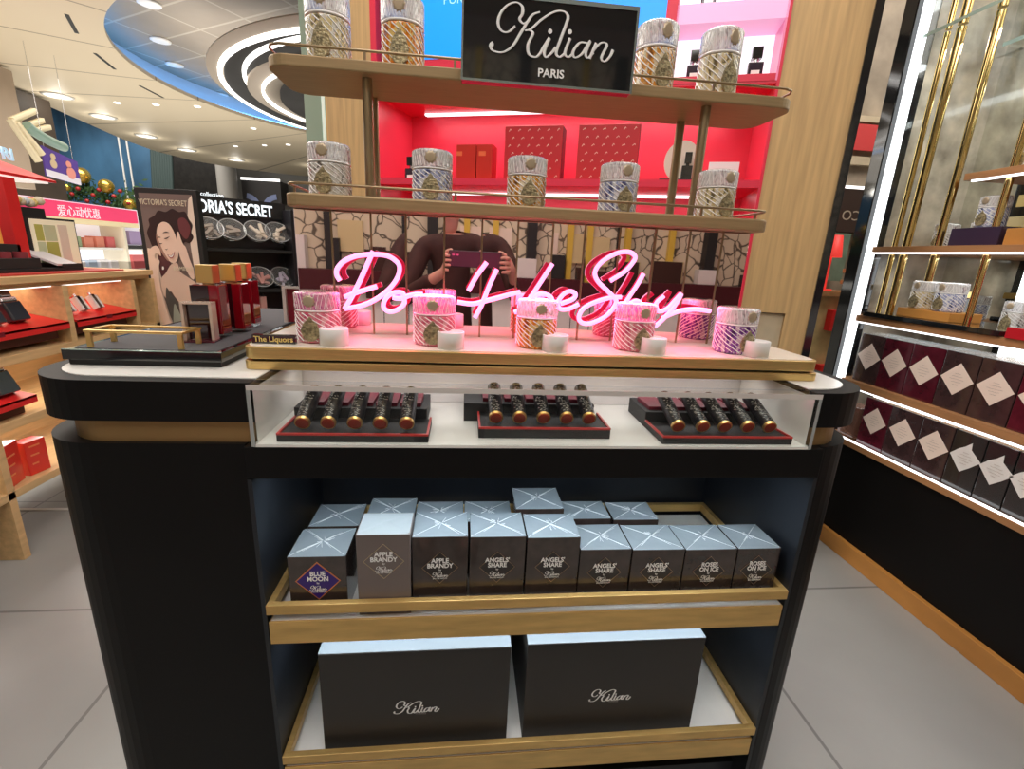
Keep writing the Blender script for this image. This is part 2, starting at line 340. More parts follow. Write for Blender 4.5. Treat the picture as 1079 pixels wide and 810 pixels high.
for k in range(NA):
    a = 2 * PI * k / NA; ro = ceil_outer(a); c, s = math.cos(a), math.sin(a)
    for r, z in ((3.87, 4.0), (ro, 4.0), (ro, 4.16), (3.87, 4.06)): vs.append((-1.23 + r * c, 9.34 + r * s, z))
fs = []
for k in range(NA):
    a = 4 * k; b = 4 * ((k + 1) % NA)
    for j in range(4): fs.append((a + j, b + j, b + (j + 1) % 4, a + (j + 1) % 4))
cm.add(vs, fs)
structure('ceiling', cm, ceiling_material(), 'cream ceiling with radial grooves and a curved edge')
ch = MB().lathe([(4.25, 4.06), (4.25, 4.42)], (-1.23, 9.34, 0), 96); ch.f = ch.f[:-2]; ch.sm = ch.sm[:-2]
structure('trim_1', ch, mat('coffer_wall', (.55, .62, .68), .6), 'round wall of the raised ceiling recess')
structure('ceiling_recess', MB().prism([(-1.23 + 4.3 * math.cos(2 * PI * q / 96), 9.34 + 4.3 * math.sin(2 * PI * q / 96)) for q in range(96)], 4.40, 4.46), COFFER, 'taupe panelled ceiling inside the round recess')
DKW = mat('dark_hall_wall', (.075, .062, .055), .6, vary=.3, vscale=.6)
structure('wall_far', MB().box(-22, 9, 21.2, 21.5, 0, 6.5), mat('grey_hall_wall', (.22, .21, .19), .6, vary=.15, vscale=.7), 'grey wall at the far end of the hall')
structure('wall_left', MB().box(-17, -16.7, -6, 21.2, 0, 7), DKW, 'dark brown hall wall on the left')
structure('wall_right', MB().box(6.0, 6.3, -6, 21.2, 0, 4.1), mat('beige_shop_wall', (.45, .38, .28), .6, vary=.1), 'beige shop wall behind the right cabinet')
structure('wall_behind', MB().box(-8, 6, -3.9, -3.7, 0, 4.1), mat('white_tiled_wall', (.8, .78, .74), .35, vary=.05), 'pale wall behind the photographer, seen in the mirrors')
structure('ceiling_upper', MB().box(-22, 10, -6, 24, 6.5, 6.6), DKW, 'dark ceiling of the high hall on the left')

# coffer cove light strip, downlights
cove = MB(); cv = []
for k in range(121):
    a = R(125 + 100 * k / 120)
    for r, z in ((4.0, 4.08), (4.12, 4.08), (4.12, 4.10), (4.0, 4.10)): cv.append((-1.23 + r * math.cos(a), 9.34 + r * math.sin(a), z))
cove.add(cv, [(4 * k + j, 4 * k + 4 + j, 4 * k + 4 + (j + 1) % 4, 4 * k + (j + 1) % 4) for k in range(120) for j in range(4)])
single('cove_light', cove, mat('blue_cove_led', (.3, .6, 1), .5, emit=(.14, .45, 1), es=5.5), 'blue light strip tucked behind the curved ceiling edge', 'cove light')
DL = [((-3.937, 7.268), 'bright round downlight highest in the ceiling recess'), ((-4.484, 8.44), 'second round downlight along the ceiling recess'),
      ((-4.85, 9.45), 'third round downlight along the ceiling recess'), ((-4.85, 11.0), 'small round downlight lowest in the ceiling recess')]
d0 = None
for (x, y), lb in DL:
    k = (4.4 - 1.5) / 2.8
    p = (x * k, y * k, 4.397)
    if d0 is None:
        d0 = thing('ceiling_downlight', lb, 'ceiling light', p, group='downlights in the round ceiling recess')
        MB().lathe([(.10, -.02), (.135, -.015), (.135, .0), (.10, .0)], n=24).build('trim_ring', WHITE, d0)
        MB().lathe([(0, -.016), (.10, -.016)], n=24).build('lamp_disc', LEDW, d0)
    else: dup(d0, lb, p)
SP = [((-7.65, 10.74), 'nearest recessed spotlight by the curved ceiling edge at left'), ((-7.85, 12.19), 'second recessed spotlight along the curved ceiling edge'),
      ((-8.1, 14.04), 'third recessed spotlight along the curved ceiling edge'), ((-8.0, 15.68), 'fourth recessed spotlight along the curved ceiling edge'), ((-7.2, 16.9), 'fifth recessed spotlight, above the black hanging panel'), ((-4.9, 17.2), 'spotlight in the cream ceiling just left of the counter shelves')]
s0 = None
for (x, y), lb in SP:
    if s0 is None:
        s0 = thing('ceiling_spotlight', lb, 'ceiling light', (x, y, 4.0), group='recessed spotlights in the cream ceiling')
        MB().lathe([(.0, -.012), (.16, -.012), (.19, -.004), (.19, 0)], n=20).build('lamp_disc', LEDW, s0)
        MB().lathe([(.19, -.02), (.24, -.015), (.24, 0), (.19, 0)], n=20).build('trim_ring', WHITE, s0)
    else: dup(s0, lb, (x, y, 4.0))
    l = bpy.data.lights.new('spot_glow', 'POINT'); l.energy = 7; l.shadow_soft_size = .1; l.color = (1, .95, .85)
    lo = bpy.data.objects.new('spot_glow', l); C.objects.link(lo); lo.location = (x, y, 3.82)
q0 = None
for i, (px, py) in enumerate([(-6.74, 10.93), (-6.0, 10.85), (-5.2, 10.76), (-6.2, 14.6), (-5.3, 14.2), (-4.6, 13.9), (-4.8, 12.3)]):
    nm = ['first', 'second', 'third', 'fourth', 'fifth', 'sixth', 'seventh'][i]
    lb = 'tiny round ceiling light, %s from the left among the pin lights' % nm
    if q0 is None: q0 = single('pin_light', MB().lathe([(0, -.02), (.05, -.015), (.06, 0)], n=12), LEDW, lb, 'ceiling light', 'pin lights in the cream ceiling', (px, py, 4.0))
    else: dup(q0, lb, (px, py, 4.0))
for (a, b, lb) in (((-4.726, 6.998), (-5.02, 7.56), 'black slot vent in the cream ceiling, highest of three'), ((-5.286, 8.25), (-5.45, 8.9), 'black slot vent in the cream ceiling, middle of three'), ((-5.567, 9.67), (-5.57, 10.33), 'black slot vent in the cream ceiling, lowest of three')):
    a = Vector((*a, 3.996)); b = Vector((*b, 3.996)); n = (b - a).normalized().cross(Vector((0, 0, 1))) * .022
    m = MB(); m.add([a - n, b - n, b + n, a + n, a - n + Vector((0, 0, .01)), b - n + Vector((0, 0, .01)), b + n + Vector((0, 0, .01)), a + n + Vector((0, 0, .01))], [(0, 1, 2, 3), (7, 6, 5, 4), (0, 4, 5, 1), (1, 5, 6, 2), (2, 6, 7, 3), (3, 7, 4, 0)])
    single('ceiling_vent', m, BLKM, lb, 'vent', 'slot vents in the cream ceiling')

# big ring feature hanging in the recess
rg = thing('ring_ceiling_lamp', 'huge round ceiling feature of nested white light rings with dark bands', 'ceiling lamp', (-.42, 9.27, 3.85))
RGB_ = mat('ring_beige', (.50, .43, .35), .5); RGD = mat('ring_dark', (.012, .010, .009), .6)
def ann(r0, r1, c, z0, z1, n=96):
    m = MB(); prof = [(r0, z0), (r1, z0), (r1, z1), (r0, z1)]; vs = []
    for k in range(n):
        a = 2 * PI * k / n
        for r, z in prof: vs.append((c[0] + r * math.cos(a), c[1] + r * math.sin(a), z))
    return m.add(vs, [(4 * k + j, 4 * ((k + 1) % n) + j, 4 * ((k + 1) % n) + (j + 1) % 4, 4 * k + (j + 1) % 4) for k in range(n) for j in range(4)], True)
ann(2.9, 3.50, (0, 0), 0, .02).build('outer_drum', RGB_, rg)
ann(3.26, 3.32, (-.09, .08), -.04, .0).build('light_ring', LEDW, rg)
ann(2.4, 3.24, (-.09, .08), -.03, .02).build('dark_band', RGD, rg)
ann(2.70, 2.75, (-.16, -.44), -.09, -.05).build('light_ring', LEDW, rg)
ann(2.2, 2.68, (-.16, -.44), -.06, .0).build('dark_band', RGD, rg)
ann(1.9, 2.36, (-.64, -.16), -.10, .0).build('inner_drum', RGB_, rg)
ann(2.13, 2.17, (-.64, -.16), -.14, -.10).build('light_ring', LEDW, rg)
MB().lathe([(0, -.16), (1.92, -.16), (1.92, .1)], (-.64, -.16, 0), 64).build('dark_band', RGD, rg)
# ================================================================= THE COUNTER
ct = thing('display_counter', 'long black display counter with rounded ends, white marble top and brass band', 'counter', (.06, 1.3, 0))
XL, XR, YF, YB = -.798, .888, .865, 1.75
def outline(ins=0, r=.105, x0=XL, x1=XR, y0=YF, y1=YB): return round_rect(x0 + ins, x1 - ins, y0 + ins, y1 - ins, max(.02, r - ins * .5), 10)
# body wings and back (the front niche stays open)
def wing(x0, x1, left, z0, z1, ins=0):
    q = .125
    rs = (q, .002, .002, q) if left else (.002, q, q, .002)
    return MB().prism(round_rect(x0 + (ins if left else 0), x1 - (0 if left else ins), YF + ins, YB - ins, q, 10, rs), z0, z1)
wing(XL, -.402, True, 0, 1.137).build('side_cabinet', BLACK, ct, world=True)
wing(.762, XR - .005, False, 0, 1.137).build('side_cabinet', BLACK, ct, world=True)
MB().box(-.402, .762, 1.26, YB, 0, 1.137).build('back_panel', NICHE, ct, world=True)
MB().box(-.4005, -.392, .852, 1.258, .0, 1.07).build('niche_side', NICHE, ct, world=True)
MB().box(.752, .7605, .852, 1.258, .0, 1.07).build('niche_side', NICHE, ct, world=True)
MB().box(-.40, .76, .85, 1.258, 1.072, 1.137).build('header_rail', BLACK, ct, .002, True)
MB().box(-.391, .751, .90, 1.258, 0, .20).build('niche_base', NICHE, ct, world=True)
MB().prism(round_rect(XL + .05, -.385, YF + .010, YB - .04, .1, 10, (.1, .002, .002, .1)), 1.137, 1.182).build('recess_band', BANDW, ct, world=True)
MB().prism(round_rect(.735, XR - .04, YF + .010, YB - .04, .1, 10, (.002, .1, .1, .002)), 1.137, 1.182).build('recess_band', BANDW, ct, world=True)
# top: U-shaped around the glass case
def utop(ins, z0, z1, x0, x1):
    o = [p for p in round_rect(x0 + ins, x1 - ins, YF + ins, YB - ins, .125 - ins * .6, 10)]
    # order: right-front corner, right-back, left-back, left-front -> insert the notch between left-front end and right-front start
    o = o + [(-.384 - ins * .0, YF + ins), (-.384, 1.13), (.727, 1.13), (.727, YF + ins)]
    return MB().prism(o, z0, z1)
utop(0, 1.180, 1.2555, XL, XR + .004).build('countertop', BLACK, ct, world=True)
utop(.028, 1.2555, 1.2575, XL, XR + .004).build('marble_inlay', MARBLE, ct, world=True)
# facing strips in black for the slab's front
# glass case
gc = MB().box(-.382, .725, .85, 1.128, 1.137, 1.1425).build('case_floor', MARBLE, ct, world=True)
MB().box(-.382, .725, 1.12, 1.128, 1.143, 1.25).build('case_back', mat('case_back_white', (.78, .74, .72), .3), ct, world=True)
MB().box(-.383, .726, .849, 1.12, 1.2475, 1.2565).build('glass_top', ACRYL, ct, .0008, True)
MB().box(-.383, .726, .850, .856, 1.1426, 1.2474).build('glass_front', ACRYL, ct, world=True)
MB().box(-.3835, -.3775, .857, 1.119, 1.1426, 1.2474).build('glass_side', ACRYL, ct, world=True)
MB().box(.720, .726, .857, 1.119, 1.1426, 1.2474).build('glass_side', ACRYL, ct, world=True)
MB().box(-.384, .727, .8485, .8495, 1.2470, 1.2570).build('glass_front_edge', mat('pale_glass_edge', (.66, .62, .58), .15, coat=1), ct, world=True)
MB().box(-.3770, -.3762, .858, 1.118, 1.143, 1.247).build('case_lining', MARBLE, ct, world=True)
MB().box(.7187, .7195, .858, 1.118, 1.143, 1.247).build('case_lining', MARBLE, ct, world=True)
for a_, b_ in ((-.3845, -.3775), (.7205, .727)): MB().box(a_, b_, .8485, .8495, 1.138, 1.247).build('glass_corner_edge', mat('grey_glass_edge', (.35, .37, .36), .15, coat=1), ct, world=True)
# pull-out shelves in the niche
SHW = mat('white_shelf_top', (.82, .81, .77), .3, vary=.05)
def niche_shelf(zs0, zs1, zr0, zr1):
    s = MB().box(-.390, .750, .852, 1.25, zs0, zs1).build('shelf', TRAYG, ct, .001, True)
    t = MB().box(-.386, .746, .856, 1.248, zs1, zs1 + .002).build('shelf_top', SHW, s, world=True)
    m = MB().box(-.391, .752, .848, .862, zr0, zr1).box(-.391, -.377, .862, 1.25, zr0, zr1).box(.738, .752, .862, 1.25, zr0, zr1).box(-.377, .738, 1.236, 1.25, zr0, zr1)
    m.build('rail', TRAYG, s, .001, True)
    for x in (-.384, -.1, .45, .745):
        MB().box(x - .004, x + .004, .870, .876, zs1, zr0).build('rail_foot', TRAYG, s, world=True) if -.38 < x < .74 else None
    # feet carrying the rail frame
    return s
niche_shelf(.690, .745, .766, .789)
niche_shelf(.289, .343, .358, .381)

# black tray units inside the glass case
VT = [(-.345, -.064, .862, 1.1425, 1.160, 'left'), (.034, .306, .888, 1.1425, 1.166, 'middle'), (.408, .692, .862, 1.1425, 1.160, 'right')]
TUBE_PROTO = None
pats = mat('black_tube_engraved', (.018, .017, .02), .28, .2, vary=.3, bump=.3, bscale=90)
tube_spots = {'left': [-.304, -.2562, -.2065, -.158, -.1075], 'middle': [.0697, .1182, .1683, .2169, .2649], 'right': [.4488, .5032, .5516, .6029, .6524]}
ordn = ['leftmost', 'second from left', 'middle', 'second from right', 'rightmost']
for x0, x1, y0, z0, z1, w_ in VT:
    tr = thing('tester_tray', 'black tray with red rim in the glass case, %s of the three' % w_, 'tray', ((x0 + x1) / 2, y0, z0), group=None)
    MB().box(x0, x1, y0, y0 + .10, z0, z1 - .004).build('base', BLKM, tr, .001, True)
    MB().box(x0, x1, y0, y0 + .004, z1 - .004, z1).box(x0, x0 + .004, y0 + .004, y0 + .10, z1 - .004, z1).box(x1 - .004, x1, y0 + .004, y0 + .10, z1 - .004, z1).build('red_rim', mat('red_rim', (.55, .04, .035), .3), tr, world=True)
    MB().box(x0 + (.0 if w_ != 'middle' else -.03), x1 - .01, y0 + .10, y0 + .21, z0, z1 + .018).build('rear_step', BLKM, tr, .001, True)
    for k in range(5):
        xa = x0 + .012 + k * (x1 - x0 - .03) / 5
        MB().box(xa, xa + (x1 - x0) / 5 - .012, y0 + .115, y0 + .19, z1 + .018, z1 + .026).build('burgundy_panel', mat('burgundy_card', (.17, .02, .035), .4), tr, world=True)
    for k, tx in enumerate(tube_spots[w_]):
        lb = 'black engraved perfume tube with gold tip, %s in the %s tray' % (ordn[k], w_)
        ang = math.atan2(.040, .085)
        if TUBE_PROTO is None:
            TUBE_PROTO = thing('perfume_tube', lb, 'perfume tube', (0, 0, 0))
            MB().cyl((0, .006, 0), (0, .100, 0), .0145, 20).build('barrel', pats, TUBE_PROTO)
            MB().cyl((0, 0, 0), (0, .006, 0), .0148, 20).build('gold_collar', GOLD, TUBE_PROTO)
            MB().cyl((0, -.0012, 0), (0, 0.0, 0), .0120, 20).build('red_tip', mat('tube_tip', (.40, .05, .02), .3), TUBE_PROTO)
            em = MB(); random.seed(3)
            for q in range(44):
                a = R(55 + random.random() * 80); yy = .012 + q * .0019; r = .0146
                p1 = (math.cos(a) * r, yy, math.sin(a) * r); a2 = a + R(random.uniform(8, 22)); p2 = (math.cos(a2) * r, yy + random.uniform(-.002, .003), math.sin(a2) * r)
                em.cyl(p1, p2, .0005, 4)
            em.build('engraving', mat('silver_engraving', (.62, .6, .55), .35, .4), TUBE_PROTO)
            tb = TUBE_PROTO
        else: tb = copy_tree(TUBE_PROTO); tb['label'] = lb
        tb['label'] = lb; tb['group'] = 'perfume tubes in the glass case'
        tb.location = (tx, y0 + .022, z1 + .012); tb.rotation_euler = (ang * .93, 0, 0)

# ---------------------------------------------------------------- boxes on the upper niche shelf
BXM = mat('dark_brown_carton', (.040, .028, .024), .22, coat=.7, vary=.25, vscale=25, bump=.12, bscale=30)
BXT = mat('taupe_carton', (.16, .13, .12), .38, coat=.1, vary=.06)
CEL = mat('cellophane_painted_sheen', (.27, .32, .35), .20, .25, coat=1, bump=.3, bscale=45)  # clear wrap on dark cartons; bluish reflected light put into its colour
CELR = mat('cellophane_crease_glint', (.75, .80, .82), .2, .2, coat=1)  # near-white colour paints the highlights along the folds
random.seed(11)
def wrapped_top(w_, d, seed):
    rnd = random.Random(seed); N = 18; m = MB(); vs = []
    for j in range(N + 1):
        for i in range(N + 1):
            u, v = i / N * 2 - 1, j / N * 2 - 1
            dd = abs(abs(u) - abs(v)); h = .0018 * math.exp(-(dd / .10) ** 2) * (1 - .3 * max(abs(u), abs(v)))
            h += .0016 * math.exp(-((u * u + v * v) / .04)) + rnd.uniform(0, .0005)
            if max(abs(u), abs(v)) > .97: h = 0
            vs.append((u * w_ / 2, d / 2 + v * d / 2, h))
    fs = [(j * (N + 1) + i, j * (N + 1) + i + 1, (j + 1) * (N + 1) + i + 1, (j + 1) * (N + 1) + i) for j in range(N) for i in range(N)]
    o = len(vs); vs += [(-w_ / 2, 0, -.001), (w_ / 2, 0, -.001), (w_ / 2, d, -.001), (-w_ / 2, d, -.001)]
    return m.add(vs, fs, True)
def creases(w_, d, seed):
    rnd = random.Random(seed); m = MB()
    for sx, sy in ((-1, -1), (1, -1), (1, 1), (-1, 1)):
        a = (0, d / 2, .0028)
        for k in range(3):
            off = rnd.uniform(-.10, .10) * (k > 0); e = 1 if k == 0 else rnd.uniform(.4, .85)
            b = (sx * w_ / 2 * e * (1 + off) * .98, d / 2 + sy * d / 2 * e * (1 - off) * .98, .0012)
            mid = ((a[0] + b[0]) / 2, (a[1] + b[1]) / 2, .0024)
            m.tube([a, mid, b], .0005, 5, radii=[.0007, .0005, .0003])
    for k in range(9):
        a = rnd.uniform(0, 2 * PI); r1 = rnd.uniform(.0, .012); r2 = rnd.uniform(.010, .024)
        m.tube([(math.cos(a) * r1, d / 2 + math.sin(a) * r1, .0028), (math.cos(a + .3) * r2, d / 2 + math.sin(a + .3) * r2, .0026)], .0005, 5)
    return m
def diamond(s, cx, cz, y0, y1): return MB().prism_y([(cx - s, cz), (cx, cz - s), (cx + s, cz), (cx, cz + s)], y0, y1)
def diamond_rim(s, t, cx, cz, y0, y1):
    m = MB(); P_ = [(cx - s, cz), (cx, cz - s), (cx + s, cz), (cx, cz + s)]; q = s - t * 1.5; Q = [(cx - q, cz), (cx, cz - q), (cx + q, cz), (cx, cz + q)]
    for i in range(4):
        j = (i + 1) % 4; m.prism_y([P_[i], P_[j], Q[j], Q[i]], y0, y1)
    return m
LOGO_S = logo_mesh(.034, 1.35).mesh('script_logo')
def put_logo(me, m, parent, loc, scale=1):
    o = bpy.data.objects.new('script_logo', me.copy()); C.objects.link(o); o.data.materials.clear(); o.data.materials.append(m)
    o.parent = parent; o.location = loc; o.scale = (scale,) * 3; return o
BORDER_O = mat('copper_border', (.62, .22, .07), .35, .3); PURP = mat('purple_label', (.035, .012, .17), .35)
DLAB = mat('dark_diamond', (.014, .009, .008), .3, coat=.5); BORDER_B = mat('bronze_thin_border', (.28, .19, .12), .35, .4)
def kbox(label, x0, x1, y, z0, z1, depth, lines, style, seed, sub=True):
    w_ = x1 - x0; h = z1 - z0
    t = thing('perfume_box', label, 'perfume box', ((x0 + x1) / 2, y, z0), rz=random.uniform(-.006, .006), group='dark perfume boxes on the upper niche shelf')
    body = MB().box(-w_ / 2, w_ / 2, 0, depth, 0, h - .002).build('carton', BXT if style == 'taupe' else BXM, t, .0012)
    if style != 'taupe':
        wrapped_top(w_ - .001, depth - .001, seed).build('folded_wrap', CEL, t, loc=(0, .0005, h - .002))
        creases(w_ - .001, depth - .001, seed).build('fold_creases', CELR, t, loc=(0, .0005, h - .002))
    else:
        wrapped_top(w_ - .004, depth - .004, seed).build('lid', mat('grey_lid', (.25, .28, .29), .3, coat=.4), t, loc=(0, .002, h - .002))
        MB().box(-w_ / 2 - .0002, w_ / 2 + .0002, -.0004, .0002, h * .19, h * .196).build('lid_seam', INKD, t)
        for k, s in enumerate(('EAU DE PARFUM', 'NATURAL SPRAY', '50 ml   1.7 fl.oz.')):
            text('lettering', s, .0068, (0, -.0006, h * .135 - k * .0085), INKG, t, sx=.9)
    if not lines: return t
    cz = h * .568; s = .046 if style == 'purple' else (.043 if style == 'taupe' else .039)
    if style == 'taupe': cz = h * .665
    if style == 'purple':
        diamond(s, 0, cz, -.0008, 0).build('diamond_label', BORDER_O, t)
        dl = diamond(s * .93, 0, cz, -.0012, -.0008).build('purple_field', PURP, t)
    elif style == 'taupe': diamond_rim(s * .98, .0012, 0, cz, -.0008, 0).build('diamond_label', mat('pale_gold_line', (.42, .34, .22), .35, .4), t)
    else:
        diamond(s, 0, cz, -.0006, 0).build('diamond_label', DLAB, t)
        diamond_rim(s, .0009, 0, cz, -.0010, -.0006).build('diamond_border', BORDER_B, t)
    for k, l in enumerate(lines):
        text('lettering', l, .0150, (0, -.0014, cz + .013 - k * .0125), INK, t, bold=.0004, sx=.92)
    text('ampersand_mark', 'by', .006, (0, -.0014, cz - .0065), INK, t)
    put_logo(LOGO_S, INK, t, (0, -.0016, cz - .0165))
    text('small_lettering', 'EAU DE PARFUM', .0042, (0, -.0014, cz - .0275), INK, t)
    return t
zb = .7475
kbox('wrapped dark box with purple BLUE MOON diamond, leftmost in the front row', -.351, -.234, .874, zb, .886, .105, ['BLUE', 'MOON'], 'purple', 1)
kbox('tall taupe APPLE BRANDY carton standing forward over the gold rail', -.210, -.101, .864, zb, .942, .085, ['APPLE', 'BRANDY'], 'taupe', 2)
kbox('wrapped dark box reading APPLE BRANDY, right of the taupe carton', -.099, .018, .878, zb, .926, .097, ['APPLE', 'BRANDY'], 'dark', 3)
kbox("wrapped ANGELS' SHARE box with slanted reflections, right of the APPLE BRANDY boxes", .0225, .142, .878, zb, .924, .097, ["ANGELS'", 'SHARE'], 'dark', 4)
kbox("tall wrapped ANGELS' SHARE box, middle of the front row with the raised box behind it", .1455, .262, .878, zb, .920, .097, ["ANGELS'", 'SHARE'], 'dark', 5)
kbox("first low wrapped ANGELS' SHARE box, right after the taller ones", .2645, .380, .878, zb, .888, .100, ["ANGELS'", 'SHARE'], 'dark', 6)
kbox("low wrapped ANGELS' SHARE box touching the first ROSES ON ICE box", .3835, .504, .878, zb, .885, .100, ["ANGELS'", 'SHARE'], 'dark', 7)
kbox('wrapped ROSES ON ICE box, left one of the pair', .507, .629, .878, zb, .883, .100, ['ROSES', 'ON ICE'], 'dark', 8)
kbox('wrapped ROSES ON ICE box at the far right end of the front row', .632, .7355, .878, zb, .883, .100, ['ROSES', 'ON ICE'], 'dark', 9)
kbox('wrapped dark box in the back row behind the BLUE MOON box', -.345, -.232, .990, zb, .884, .100, None, 'dark', 10)
kbox('wrapped dark box in the back row behind the taupe carton', -.2195, -.108, .988, zb, .898, .105, None, 'dark', 11)
kbox('wrapped dark box in the back row behind the dark APPLE BRANDY box', -.106, .008, .988, zb, .893, .095, None, 'dark', 12)
kbox("wrapped dark box in the back row, left of the raised one", .010, .125, .988, zb, .893, .095, None, 'dark', 13)
kbox("wrapped dark box in the back row standing higher than its neighbours", .131, .247, .988, zb, .925, .105, None, 'dark', 14)
kbox("wrapped dark box in the back row, second from the right", .2525, .366, .990, zb, .896, .085, None, 'dark', 15)
kbox("wrapped dark box in the back row, rightmost", .373, .487, .990, zb, .892, .085, None, 'dark', 16)

# two large gift boxes on the lower niche shelf
GBX = mat('matt_black_gift_box', (.026, .023, .020), .5, vary=.08, vscale=4)
GBT = mat('lid_painted_sheen', (.13, .145, .155), .3, coat=.6)  # paler than the box: LED sheen on the lid put into the colour
LOGO_B = logo_mesh(.104, 1.25).mesh('script_logo')
for x0, x1, z1, y, lx, lb in ((-.307, .123, .632, .880, -.093, 'large matt black gift box with script logo, left one on the lowest shelf'), (.163, .598, .632, .885, .376, 'large matt black gift box with script logo, right one on the lowest shelf')):
    t = thing('gift_box', lb, 'gift box', ((x0 + x1) / 2, y, .3455), group='large gift boxes on the lower niche shelf')
    w_ = x1 - x0; h = z1 - .3455
    MB().box(-w_ / 2, w_ / 2, 0, .30, 0, h - .004).build('box_body', GBX, t, .001)
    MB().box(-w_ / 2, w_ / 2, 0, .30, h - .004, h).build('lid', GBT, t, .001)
    put_logo(LOGO_B, INK, t, (lx - (x0 + x1) / 2, -.0006, .470 - .3455))
    text('lettering', 'PARIS', .0095, (lx - (x0 + x1) / 2 + .01, -.0004, .447 - .3455), mat('grey_ink', (.28, .27, .25), .5), t)

# ================================================================= SHELVES ABOVE THE COUNTER
rs = thing('display_riser', 'two-step brushed brass riser with pink-lit marble top', 'display riser', (.18, 1.3, 1.2575))
MB().prism(round_rect(-.434, .80, .955, 1.66, .02), 1.2580, 1.2755).build('lower_step', BRASS, rs, .0015, True)
MB().prism(round_rect(-.424, .79, .965, 1.65, .02), 1.2755, 1.2805).build('shadow_gap', BLKM, rs, world=True)
MB().prism(round_rect(-.434, .797, .953, 1.66, .03), 1.2805, 1.3035).build('upper_step', BRASS, rs, .0015, True)
MB().prism(round_rect(-.428, .791, .961, 1.654, .026), 1.3035, 1.3050).build('marble_top', MARBLEC, rs, world=True)

st = thing('shelf_tower', 'two bronze display shelves on poles above a wall of mirror strips', 'shelf unit', (.17, 1.3, 1.305))
edges = [-.3775, -.297, -.211, -.134, -.0475, .0386, .1216, .2037, .28, .3644, .4525, .537, .62, .690]
random.seed(5)
MB().box(-.375, .688, 1.150, 1.470, 1.305, 1.579).build('core', mat('dark_core', (.04, .02, .02), .5), st, world=True)
for i in range(13):
    x0, x1 = edges[i] + .001, edges[i + 1] - .001
    m = MB().box((x0 - x1) / 2, (x1 - x0) / 2, -.003, .003, -.1362, .1362).build('mirror_strip', MIRROR, st, .0012)
    m.location = Vector(((x0 + x1) / 2, 1.143, 1.4415)) - st.location; m.rotation_euler = (random.uniform(-.003, .003), 0, random.uniform(-.035, .035))
for i in range(1, 13):
    MB().box(edges[i] - .0020, edges[i] + .0020, 1.1375, 1.15, 1.305, 1.579).build('strip_joint', BRONZED, st, world=True)
MB().prism(round_rect(-.378, .702, 1.08, 1.54, .035), 1.579, 1.606).build('lower_shelf', BRONZE, st, .004, True)
MB().prism(round_rect(-.440, .792, 1.20, 1.405, .05), 1.871, 1.895).build('upper_shelf', BRONZE, st, .003, True)
def rail(x0, x1, y0, y1, z, posts, nm):
    pts = [(x0, y1, z), (x0, y0 + .03, z), (x0 + .01, y0 + .01, z), (x0 + .03, y0, z), (x1 - .03, y0, z), (x1 - .01, y0 + .01, z), (x1, y0 + .03, z), (x1, y1, z)]
    rr = MB().tube(pts, .0028, 8).build('rail', BRONZED, st, world=True)
    for p in posts: MB().box(p - .0025, p + .0025, y0 - .002, y0 + .002, z - .019, z - .002).build('rail_post', BRONZED, rr, world=True)
    for x in (x0, x1): MB().box(x - .002, x + .002, y0 + .06, y0 + .065, z - .019, z - .002).build('rail_post', BRONZED, rr, world=True)
rail(-.373, .697, 1.085, 1.53, 1.6245, [-.19, -.022, .165, .36, .53], 'a')
rail(-.434, .786, 1.205, 1.40, 1.9135, [-.225, -.03, .575], 'b')
for x, y in ((-.228, 1.240), (.578, 1.236), (-.240, 1.385), (.577, 1.375)):
    MB().cyl((x, y, 1.606), (x, y, 1.871), .0115, 20).build('pole', BRONZED, st, world=True)

# brand sign on the upper shelf edge
sg = thing('brand_sign', 'glossy black sign with white script Kilian over PARIS on the top shelf', 'sign', (.178, 1.165, 1.863), rz=0)
MB().box(-.193, .187, .002, .030, .0, .165).build('panel', BLKGLOSS, sg, .0015)
MB().box(-.194, .188, .000, .002, .158, .166).box(-.194, .188, .000, .002, -.001, .004).box(.183, .188, 0, .002, .004, .158).box(-.194, -.190, 0, .002, .004, .158).build('edge_frame', mat('steel_frame', (.30, .36, .35), .25, .7), sg)
lm = logo_mesh(.2685, .85).build('script_logo', INK, sg, loc=(.002, -.001, .1018))
text('lettering', 'PARIS', .0225, (.002, -.001, .0175), INK, sg, bold=.0006, sx=1.05)

# neon sign
ns = thing('neon_sign', "pink handwritten neon sign reading Don't be Shy in front of the mirrors", 'neon sign', (.17, 1.10, 1.305))
for k, s in enumerate(NEON):
    pts = smooth_path([(x, 1.10, z) for x, z in s], 6)
    nt_ = MB().tube(pts, .0053, 10).build('neon_tube', NEONM, ns, world=True)
    MB().tube([p + Vector((0, .0075, 0)) for p in pts], .0058, 10).build('neon_backing', mat('red_neon_backing', (.75, .02, .10), .4, emit=(.9, .02, .12), es=.35), nt_, world=True)
for x, z in ((-.2, 1.4895), (-.17, 1.376), (.052, 1.42), (.25, 1.425), (.33, 1.50), (.50, 1.414), (.34, 1.42)):
    MB().cyl((x, 1.105, z), (x, 1.141, z), .0022, 8).build('tube_holder', ACRYL, ns, world=True)
nl = bpy.data.lights.new('neon_glow', 'AREA'); nl.shape = 'RECTANGLE'; nl.size = .85; nl.size_y = .10; nl.energy = 4.2; nl.color = (1, .12, .32)
no = bpy.data.objects.new('neon_glow', nl); C.objects.link(no); no.location = (.17, 1.094, 1.43); no.rotation_euler = (R(-80), 0, 0)

